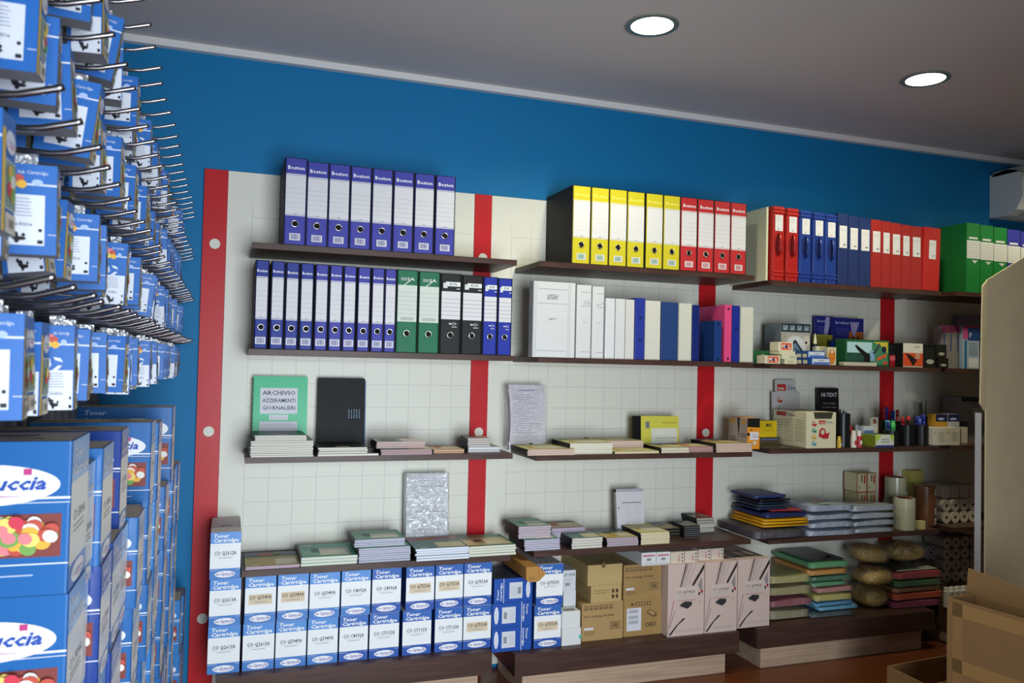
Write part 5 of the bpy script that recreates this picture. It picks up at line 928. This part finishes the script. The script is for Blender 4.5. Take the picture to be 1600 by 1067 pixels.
for k, (u, c) in enumerate([(1462, 'b88a30'), (1481, 'b9bcc4')]):
    dbox('refill_sachet', '%s sachet row with navy header standing in the white tray box' % ['ochre fronted', 'silver fronted'][k], 'sachet', u, u+18, 686, -.25, z4+.0855, .062, .05, c, lambda q, w, d, h: (q.face('-y', 0, 0, 0, w, d, h).rect(0, h*.42, w, h, mat('1c2650', .3)), q.face('-y', 0, 0, 0, w, d, h).ell(w*.45, h*.62, w*.3, h*.1, mat('a9b2d6', .2), 2)), rough=.3)
dbox('printer_ink_box', 'grey box with navy lid under the upper one near cardboard display', 'box', 1513, 1545, 686, -.18, z4, .105, .12, '7c7a7c')
dbox('printer_ink_box', 'upper grey and white box with navy lid near cardboard display', 'box', 1502, 1535, 665, -.178, z4+.1055, .125, .12, '8b888a', lambda q, w, d, h: (q.face('-y', 0, 0, 0, w, d, h).rect(0, h*.82, w, h, mat('161f42', .3)), q.face('-y', 0, 0, 0, w, d, h).rect(w*.55, h*.05, w, h*.55, mat('b4b2bc'), 2)))

# fourth shelf: folders, bags, tapes, till rolls
z = ZS[3][2]
def soft_slab(w, d, th, m, seed, sag=.004, n=8, puff=0, ms=None):
    r = random.Random(seed); q = MB(); N = n
    ph = [r.uniform(0, 6) for _ in range(4)]
    def dz(a, b): return sag*(math.sin(a*5+ph[0])+math.sin(b*4+ph[1]))*.5
    def ed(a): return 1-abs(2*a-1)**6
    top = []; bot = []
    for i in range(N+1):
        for j in range(N+1):
            a, b = i/N, j/N; e = ed(a)*ed(b); wob = .003*math.sin(9*a+ph[2])+.003*math.sin(8*b+ph[3])
            x = a*w+(wob if j in (0, N) else 0); y = b*d+(wob if i in (0, N) else 0)
            top.append((x, y, th*(.75+.25*e)+puff*e+dz(a, b)+sag)); bot.append((x, y, th*(.12*(1-e))))
    K = (N+1)*(N+1); fs = []; ss = []
    for i in range(N):
        for j in range(N):
            k = i*(N+1)+j; fs.append((k, k+N+1, k+N+2, k+1))
    q.add(top, fs, m, True); q.add(bot, [f[::-1] for f in fs], m, True)
    rim = [i*(N+1) for i in range(N+1)]+[N*(N+1)+j for j in range(1, N+1)]+[i*(N+1)+N for i in range(N-1, -1, -1)]+[j for j in range(N-1, 0, -1)]
    vs = [bot[k] for k in rim]+[top[k] for k in rim]; L_ = len(rim)
    q.add(vs, [(i, (i+1) % L_, L_+(i+1) % L_, L_+i) for i in range(L_)], ms or m, True); return q
def soft(name, label, cat, u0, u1, v, y, z0, th, d, colr, wrap=None, group=None, rz=0, rough=.45, seed=None, sag=.003, puff=0, kind='plain', part='contents', decal=None, edge=None):
    a = ony(u0, v, y).x; w = ony(u1, v, y).x-a; s_ = seed or int(u0+v*3+z0*1000)
    q = soft_slab(w, d, th, mat(colr, rough, 0, kind), s_, sag, 8, puff, mat(edge, .7, 0, 'paper') if edge else None)
    if decal: decal(Face(q, (0, 0, th+sag*1.6), (1, 0, 0), (0, 1, 0), (0, 0, 1)), w, d)
    if wrap:
        t = thing(name, label, cat, (a, y, z0), (0, 0, rz), group); put(part, q, t); q2 = soft_slab(w+.008, d+.008, th+.003, film(wrap[0], wrap[1]), s_, sag, 8, puff)
        put('plastic_wrap', q2, t, (-.004, -.004, -.0005))
    else: o = put(name, q, None, (a, y, z0), (0, 0, rz)); tag(o, label, cat, group)
FG = 'coloured cloth folders on the fourth shelf'
zz = z+.0012
soft('folder_pack', 'plastic wrapped pack of dark folders at bottom of folder pile', 'folder pack', 1181, 1258, 845, -.325, zz, .042, .27, '1c1828', ('e8e8f4', .16), FG, .02); zz += .049
for i, (c, th, nm) in enumerate([('d39a14', .0085, 'lower yellow'), ('d8a018', .0085, 'middle yellow'), ('cf9412', .008, 'upper yellow')]):
    soft('elastic_folder', '%s cloth folder above the wrapped pack' % nm, 'folder', 1192+i, 1265-i*2, 830, -.31, zz, th, .24, c, None, FG, .02-.02*i, .5, sag=.002); zz += th+.0042
soft('elastic_folder', 'wide blue folder lying over the yellow folders', 'folder', 1196, 1262, 826, -.3, zz, .02, .24, '1c2858', None, FG, .03, .5, sag=.002); zz += .0245
soft('elastic_folder', 'red folder under the small navy folders', 'folder', 1205, 1250, 815, -.27, zz, .006, .2, '8c2430', None, FG, -.12, .5, sag=.001); zz += .0085
for i, c in enumerate(['23314c', '30404e', '1a2238', '12141e']):
    soft('elastic_folder', 'small dark folder, %s of four under the top navy one' % from_bottom(i, 4), 'folder', 1184+i, 1233, 808, -.27, zz, .009, .18, c, None, FG, .05-.03*i, .5, sag=.0015); zz += .0125
soft('elastic_folder', 'topmost navy folder of the folder pile', 'folder', 1180, 1228, 797, -.265, zz, .016, .18, '2b3468', None, FG, .03, .45, sag=.001)
BG = 'clear bag packs on the fourth shelf'
zz = z+.001
for i in range(4):
    soft('plastic_bag_pack', 'pack of clear bluish sleeves left of shorter pile, %s' % from_bottom(i, 4), 'bag pack', 1264+(i % 2)*3, 1333-(i % 3), 838, -.32, zz, .0235, .18, '93a6c4', ('f4f8ff', .4), BG, .01*(i-1), sag=.005, decal=(lambda F, w, d: (F.poly([(w*.25, d*.3), (w*.75, d*.5), (w*.6, d*.8)], mat('b0867c', .4)), F.rect(w*.3, d*.1, w*.6, d*.25, mat('a9b8a8', .4)))) if i == 3 else None); zz += .0365
zz = z+.001
for i in range(4):
    soft('plastic_bag_pack', 'pack of clear sleeves in the right shorter pile, %s' % from_bottom(i, 4), 'bag pack', 1336-i*1.5, 1394+i*1.5, 832, -.31, zz, .02, .17, '9fb0c0', ('f4f8ff', .42), BG, .012*(i-1), sag=.005, decal=(lambda F, w, d: F.rect(w*.3, d*.35, w*.75, d*.6, mat('b9a58c', .4))) if i == 3 else None); zz += .033
def p_tb(q, w, d, h):
    F = q.face('-y', 0, 0, 0, w, d, h); R_ = mat('a84a3a')
    for (a, b, c, e) in ((0, 0, w, .0025), (0, h-.0025, w, h), (0, 0, .0025, h), (w-.0025, 0, w, h)): F.rect(a, b, c, e, R_)
    F.rect(w*.4, h*.55, w*.55, h*.9, mat('6a5c50')); F.rect(w*.68, h*.45, w*.86, h*.9, mat('a84030')); F.rect(w*.2, h*.15, w*.35, h*.3, mat('8a8a78'))
    S = q.face('-x', 0, 0, 0, w, d, h); S.rect(0, 0, d, .0025, R_); S.rect(0, 0, .0025, h, R_); S.rect(d-.0025, 0, d, h, R_)
TB_ = 'tape boxes with red edges'
dbox('tape_box', 'lower left pale tape box with red edges behind clear bags', 'box', 1339.5, 1353.5, 826, -.13, z, .158, .09, 'a8a27c', p_tb, group=TB_)
dbox('tape_box', 'lower right pale tape box with red edges behind clear bags', 'box', 1354.5, 1368, 826, -.13, z, .158, .09, 'a8a27c', p_tb, group=TB_)
dbox('tape_box', 'upper left cream tape box with red edges', 'box', 1339, 1354, 790, -.13, z+.1585, .092, .09, 'c3bc98', p_tb, group=TB_)
dbox('tape_box', 'upper right cream tape box with red edges', 'box', 1354.8, 1369, 790, -.13, z+.1585, .092, .09, 'c3bc98', p_tb, group=TB_)
def p_yl(q, w, d, h): F = q.face('-y', 0, 0, 0, w, d, h); F.rect(w*.1, 0, w*.13, h, mat('a8a040')); F.lines(w*.5, h*.1, w*.6, h*.9, 7, .004, mat('3a3820'))
dbox('tape_box', 'lower pale yellow box standing behind brown tape', 'box', 1427, 1440, 822, -.08, ZS[3][3], .185, .055, 'c0b868', p_yl)
dbox('tape_box', 'upper pale yellow box with long side seen', 'box', 1423, 1443, 770, -.08, ZS[3][3]+.1855, .058, .055, 'c3bb66', lambda q, w, d, h: q.face('-y', 0, 0, 0, w, d, h).rect(w*.1, h*.1, w*.14, h*.9, mat('a8a040')))
def roll(u, v, y, z0, rr, h, colr, label, lab=True, core='8a3028', group='adhesive tape rolls'):
    p = ony(u, v, y); t = thing('tape_roll', label, 'tape roll', (p.x, y, z0), group=group); q = MB(); q.tubering(0, 0, 0, h, rr, rr-.012, mat(colr, .3, 0, 'plain', .5), 30, mi=mat(core, .5)); put('tape', q, t)
    q = MB(); q.tubering(0, 0, .0005, h-.0005, rr-.012, rr-.015, mat(core, .5), 30); put('core', q, t)
    if lab:
        q = MB(); 
        for k in range(6):
            a0 = -1.35+k*.13; a1 = a0+.131; R_ = rr+.0006; P = [(R_*math.cos(a0), R_*math.sin(a0)), (R_*math.cos(a1), R_*math.sin(a1))]
            q.add([(*P[0], h*.18), (*P[1], h*.18), (*P[1], h*.82), (*P[0], h*.82)], [(0, 1, 2, 3)], mat('cfd0d2'))
            if k in (1, 3, 4): q.add([(P[0][0]*1.004, P[0][1]*1.004, h*.3), (P[1][0]*1.004, P[1][1]*1.004, h*.3), (P[1][0]*1.004, P[1][1]*1.004, h*.6), (P[0][0]*1.004, P[0][1]*1.004, h*.6)], [(0, 1, 2, 3)], mat('50545c'))
        put('label_sticker', q, t)
CT, BT = 'aba88c', '6a4228'
roll(1412.5, 826, -.262, z, .050, .049, CT, 'clear tape roll at bottom of the front pile', False)
roll(1412.5, 826, -.262, z+.0495, .050, .049, CT, 'clear tape roll in the middle of the front pile', False)
roll(1412.5, 826, -.262, z+.099, .050, .049, 'b5b296', 'clear tape roll on top of the front pile', False)
roll(1397, 800, -.13, z, .05, .0565, CT, 'clear tape roll at bottom of the tall rear pile', False)
roll(1397, 800, -.13, z+.057, .05, .0565, CT, 'clear tape roll second up in the rear pile', True)
roll(1399, 800, -.13, z+.114, .05, .0565, CT, 'clear tape roll third up in the rear pile', True)
roll(1399, 800, -.13, z+.171, .05, .0565, 'b5b296', 'clear tape roll on top of the tall rear pile', False)
for i in range(4): roll(1445, 822, -.20, z+.0475*i, .05, .047, BT, 'brown packing tape roll, %s of the brown pile' % from_bottom(i, 4), i in (0, 1, 3), 'a86a4a')
dbox('tape_box', 'tiny yellow edged box in front of the brown tape', 'box', 1436, 1446, 828, -.30, z, .04, .02, 'c0b078')
z4 = ZS[3][3]
def till(u, v, y, z0, rr, L, label, axis='y', colr='cfc6bc', group='paper till rolls'):
    p = ony(u, v, y); t = thing('till_roll', label, 'paper roll', (p.x, y, z0), group=group); q = MB(); W_ = mat(colr, .7)
    if axis == 'y': q.tubering(0, rr, 0, L, rr, rr*.25, W_, 26, 'y', mi=BLK); put('paper', q, t); q = MB(); q.tubering(0, rr, -.0006, L, rr*.26, rr*.18, mat('5a4a40'), 16, 'y'); put('core', q, t)
    else: q.tubering(0, 0, 0, L, rr, rr*.25, W_, 26, 'z', mi=BLK); put('paper', q, t); q = MB(); q.tubering(0, 0, 0, L+.0006, rr*.26, rr*.18, mat('5a4a40'), 16, 'z'); put('core', q, t)
R1 = .029
for j in range(2):
    for i in range(4): till(1479+13.8*i, 812, -.22, z4+.0585*j, R1, .11, 'white till roll seen end on, %s row, %s' % (['lower', 'upper'][j], from_left(i, 4)))
for i in range(2): till(1456, 808, -.12, z4+.0585*i, R1, .08, 'white till roll at left end behind the rows, %s' % ['lower', 'upper'][i])
for i in range(4):
    p = ony(1466+14.5*i, 785, -.17); q = MB(); q.rbox(0, 0, 0, .055, .13, .062, mat('c4bbb2', .6), .012, 3, 'y'); q.face('-y', 0, 0, 0, .055, 0, .062).ell(.01, .052, .003, .003, mat('c8a0a0'))
    o = put('till_roll', q, None, (p.x, -.19, z4+.118)); tag(o, 'till roll in white wrapper lying on the end-on rolls, %s' % from_left(i, 4), 'paper roll', 'wrapped till rolls')

# low bench, third column: paper packs and rubber bands
z = ZB[2]; PG = 'coloured paper packs on the third bench'
zz = z+.001
for i, (c, th, nm, u0, u1) in enumerate([('8f8460', .042, 'beige', 1204, 1262), ('8c2a44', .036, 'dark pink', 1204, 1267), ('9c8f58', .04, 'lower yellow', 1204, 1264), ('a8a058', .032, 'upper yellow', 1204, 1262)]):
    soft('paper_pack', '%s shrink wrapped paper pack beside the tall toner boxes' % nm, 'paper pack', u0, u1, 975, -.29, zz, th, .27, c, ('f0f0e8', .2), PG, -.01*i, sag=.006, edge=c); zz += th+.014
zz = z+.001
for i, (c, th, nm, u0, u1) in enumerate([('1c3f4c', .03, 'dark teal', 1270, 1332), ('56a4cc', .022, 'lower light blue', 1281, 1339), ('4a9ac8', .02, 'upper light blue', 1276, 1332), ('b9b060', .042, 'pale yellow', 1276, 1329), ('b87c74', .032, 'pink', 1278, 1331),
        ('4f9c68', .026, 'light green', 1271, 1322), ('1f6c48', .026, 'deep green', 1268, 1327), ('c4861c', .034, 'orange', 1265, 1322), ('4f9a64', .036, 'topmost green', 1267, 1326)]):
    th *= .83
    soft('paper_pack', '%s paper pack in the tall colourful pile' % nm, 'paper pack', u0, u1, 968, -.31, zz, th, .27, c, ('f0f4f0', .14), PG, .015*((i % 3)-1), sag=.0015, edge=c, decal=(lambda F, w, d: (F.rect(w*.03, d*.04, w*.97, d*.96, mat('3c4c44', .35)), F.ell(w*.6, d*.3, w*.2, d*.1, mat('6f5f5c', .4), 2), F.poly([(w*.4, d*.04), (w*.97, d*.3), (w*.97, d*.4), (w*.3, d*.08)], mat('20262a', .4), 2))) if i == 8 else None); zz += th+.0035
zz = z+.001
for i, (c, th, nm) in enumerate([('98286a', .034, 'magenta'), ('c8481c', .034, 'orange red'), ('8f6a30', .022, 'ochre'), ('1c6434', .03, 'green'), ('a41f34', .036, 'crimson topmost')]):
    soft('paper_pack', '%s paper pack in the right hand bright pile' % nm, 'paper pack', 1398+i, [1465, 1472, 1468, 1467, 1470][i], 955, -.30, zz, th, .24, c, ('f4e8ec', .14), PG, .02*((i % 3)-1), sag=.0015, edge=c, decal=(lambda F, w, d: (F.rect(w*.03, d*.04, w*.9, d*.96, mat('39463e', .35)), F.poly([(w*.05, d*.05), (w*.97, d*.05), (w*.97, d*.3), (w*.05, d*.12)], mat('b9b6aa', .4), 2))) if i == 4 else None); zz += th+.0035
def blob(w, d, h, m, seed, n=18, k=10, rough=.1, sm=True):
    r = random.Random(seed); ph = [r.uniform(0, 6.28) for _ in range(8)]; q = MB(); vs = []; fs = []
    for j in range(k+1):
        t = math.pi*j/k
        for i in range(n):
            a = 2*math.pi*i/n; s_ = 1+rough*(math.sin(3*a+ph[0])*.5+math.sin(5*a+ph[1]+t*3)*.4+math.sin(7*t+ph[2])*.3)
            cx, cy, cz = math.cos(a)*math.sin(t), math.sin(a)*math.sin(t), math.cos(t)
            ex = lambda c_: math.copysign(abs(c_)**.75, c_)
            vs.append((ex(cx)*w/2*s_, ex(cy)*d/2*s_, h/2+ex(cz)*h/2*(s_ if cz > 0 else 1)))
    for j in range(k):
        for i in range(n): fs.append((j*n+i, (j+1)*n+i, (j+1)*n+(i+1) % n, j*n+(i+1) % n))
    q.add(vs, fs, m, sm); return q
def bandbag(u, y, z0, w, d, h, label, seed, tilt=0):
    p = ony(u, 930, y); t = thing('rubber_band_bag', label, 'bag', (p.x, y, z0), (0, tilt, 0), 'bags of rubber bands')
    put('band_filling', blob(w*.88, d*.86, h*.86, mat('dcb450', .45, 0, 'rubber'), seed, rough=.08), t)
    q = MB(); r = random.Random(seed)
    for k in range(70):
        a = r.uniform(0, 6.28); e = r.uniform(.15, 1.25); ca, sa = math.cos(a), math.sin(a); R_ = r.uniform(.012, .026); c_ = (ca*math.sin(e)**.75*w*.44, sa*math.sin(e)**.75*d*.43, h*.43+math.cos(e)**.75*h*.43)
        pts = []; t1 = Vector((r.uniform(-1, 1), r.uniform(-1, 1), r.uniform(-.3, .3))).normalized(); nn = Vector((ca*math.sin(e), sa*math.sin(e), math.cos(e)*.8+.2)).normalized(); t1 = (t1-nn*t1.dot(nn)).normalized(); t2 = nn.cross(t1); f = r.uniform(.3, 1)
        for i in range(11): b = 2*math.pi*i/10; pts.append(Vector(c_)+t1*(R_*math.cos(b))+t2*(R_*f*math.sin(b)))
        q.tube(pts, .0011, mat(r.choice(['b8922a', 'a07c1e', 'c9a640', '7c5c18']), .35), 4)
    o = put('rubber_bands', q, t); o['kind'] = 'stuff'
    put('clear_bag', blob(w, d, h, film('fbf4e0', .2), seed, rough=.12), t)
bandbag(1358, -.20, z, .15, .19, .1, 'lowest bag of golden rubber bands between the paper piles', 3)
bandbag(1362, -.24, z+.115, .2, .16, .075, 'middle shiny bag of golden rubber bands', 4)
bandbag(1353, -.2, z+.208, .19, .17, .085, 'upper left bag of rubber bands against the green paper pile', 5, .12)
bandbag(1388, -.075, z+.18, .17, .08, .09, 'rear bag of rubber bands leaning on the panel', 7)
bandbag(1412, -.2, z+.205, .21, .16, .09, 'upper right bag of golden rubber bands above crimson paper', 6, -.06)
z4 = ZB[3]
for j in range(4):
    for i in range(4): till(1479.5+14*i, 930, -.17, z4+.057*j+.058, .028, .12, 'big till roll on the low bench, %s row up, %s' % (ORD[j], from_left(i, 4)), colr='b4a8a0', group='till rolls on the far bench')
q = MB(); q.box(0, 0, 0, .26, .14, .057, mat('6a5c50', .8, 0, 'card')); p = ony(1472, 930, -.2); tag(put('cardboard_tray', q, None, (max(p.x-.01, 3.36), -.18, z4)), 'brown tray beneath the till rolls on the far bench', 'tray')
for i in range(4):
    for j in range(2): till(1450+7.6*i, 930, -.12, z4+.0345*j+.165, .0165, .1, 'thin till roll in small cluster, %s, %s' % (['lower', 'upper'][j], from_left(i, 4)), colr='9a969c', group='thin till rolls on the far bench')
q = MB(); q.box(0, 0, 0, .13, .12, .165, mat('5c5048', .8, 0, 'card')); p = ony(1444, 930, -.12); tag(put('cardboard_tray', q, None, (3.222, -.14, z4)), 'brown box beneath the thin till rolls on the far bench', 'tray')
for i in range(5):
    for j in range(2): till(1481+9.2*i, 944, -.345+.045*j, z4, .0195, .075, 'upright till roll at front of far bench, %s row, %s' % (['front', 'rear'][j], from_left(i, 5)), 'z', 'bdb6b0', 'upright till rolls on the far bench')

# ---------------- cardboard in the right foreground ----------------
KB, KB2 = mat('d2bf9c', .75, 0, 'card'), mat('8a6a44', .8, 0, 'card')
t = thing('cardboard_display', 'tall beige cardboard display carton standing open at the right edge', 'carton', (2.855, -.8, FLOOR))
zt = 1.883-FLOOR; q = MB()
def sheet(q, pts, th, m, n=(0, 1, 0)):
    n = Vector(n).normalized()*th; a = [Vector(p) for p in pts]; b = [p+n for p in a]; k = len(a)
    q.add(a+b, [tuple(range(k)), tuple(range(k, 2*k))[::-1]]+[(i, k+i, k+(i+1) % k, (i+1) % k) for i in range(k)], m)
sheet(q, [(.06, 0, 0), (.9, 0, 0), (.9, 0, zt+.2), (.42, 0, zt+.19), (.3, 0, zt+.15), (.06, 0, zt+.025)], .006, KB); put('front_panel', q, t)
q = MB(); sheet(q, [(.066, .008, 0), (.50, .32, 0), (.50, .32, zt-.05), (.066, .008, zt+.02)], .006, mat('b9b4b0', .7), (.6, .8, 0)); put('side_panel', q, t)
q = MB(); sheet(q, [(.058, -.003, zt+.022), (-.002, -.035, zt-.005), (-.012, -.035, zt-.49), (.03, -.02, zt-.52), (.058, -.003, zt-.50)], .005, KB, (-.45, 1, 0)); put('folded_flap', q, t)
q = MB(); sheet(q, [(.043, .038, 0), (.058, .02, 0), (.058, .02, zt-.53), (.043, .038, zt-.53)], .004, mat('a3a2a4', .7), (1, .9, 0)); put('inner_board', q, t)
# big open carton
A = ony(1480, 933, -1.2); zc = A.z; B = onz(1600, 967, zc); dirv = Vector((B.x-A.x, B.y-A.y, 0)).normalized(); back = Vector((-dirv.y, dirv.x, 0)); ang = math.atan2(dirv.y, dirv.x)
t = thing('open_carton', 'large open brown shipping carton at the lower right corner', 'carton', (A.x, A.y, FLOOR), (0, 0, ang)); H_ = zc-FLOOR
q = MB(); sheet(q, [(0, 0, 0), (.62, 0, 0), (.62, 0, H_), (0, 0, H_)], .006, KB2); put('front_panel', q, t)
DP = .14; Pb = A+back*DP
def onb(u, v):      # point of the back panel's plane under a pixel, in the carton's own frame
    d = ray(u, v); k = (Pb-CAM).dot(back)/d.dot(back); p = CAM+d*k-A; return (p.dot(dirv), DP, p.z+H_)
q = MB(); sheet(q, [(0, .006, 0), (0, DP, 0), (0, DP, H_), (0, .006, H_)], .006, KB2, (1, 0, 0)); put('side_panel', q, t)
q = MB(); sheet(q, [(.006, DP, 0), (.62, DP, 0), (.62, DP, H_-.01), (.006, DP, H_-.01)], .006, KB2); put('back_panel', q, t)
q = MB(); sheet(q, [(.62, .006, 0), (.62, DP, 0), (.62, DP, H_), (.62, .006, H_)], .006, KB2, (1, 0, 0)); put('side_panel', q, t)
q = MB(); f0 = onb(1510, 888); f1 = onb(1600, 935); k_ = (.6-f0[0])/(f1[0]-f0[0]); sheet(q, [(f0[0], DP, H_-.009), (.6, DP, H_-.009), (.6, DP+.01, max(H_, f0[2]+(f1[2]-f0[2])*k_)), (f0[0], DP+.01, f0[2])], .006, KB2); put('back_flap', q, t)
for zz_ in (H_*.55, H_-.055):
    q = MB(); F = Face(q, (0, 0, 0), (1, 0, 0), (0, 0, 1), (0, -1, 0)); F.rect(.02, zz_, .6, zz_+.045, mat('a07c4c', .3, 0, 'plain', .4)); put('tape_strip', q, t)
q = MB(); F = Face(q, (0, 0, 0), (1, 0, 0), (0, 0, 1), (0, -1, 0)); F.rect(.02, .02, .055, H_-.01, mat('95744a', .35, 0, 'plain', .3)); put('tape_strip', q, t)
# small open carton in front
zc2 = .37; A2 = onz(1386, 1040, zc2); B2 = onz(1483, 1023, zc2); C2 = onz(1445, 1069, zc2); H2 = zc2-FLOOR
d1 = Vector((B2.x-A2.x, B2.y-A2.y, 0)).normalized()*.34; d2 = Vector((C2.x-A2.x, C2.y-A2.y, 0)).normalized()*.2
t = thing('open_carton', 'lower open brown carton behind the large one at bottom edge', 'carton', (A2.x, A2.y, FLOOR)); up = Vector((0, 0, H2)); o_ = Vector((0, 0, 0))
for nm, a_, b_ in (('back_panel', o_, d1), ('side_panel', o_, d2), ('side_panel', d1, d1+d2), ('front_panel', d2, d1+d2)):
    q = MB(); e_ = b_-a_; nn = Vector((e_.y, -e_.x, 0)) if nm == 'back_panel' or a_ == d1 else Vector((-e_.y, e_.x, 0)); sheet(q, [a_, b_, b_+up, a_+up], .005, KB2, nn); put(nm, q, t)
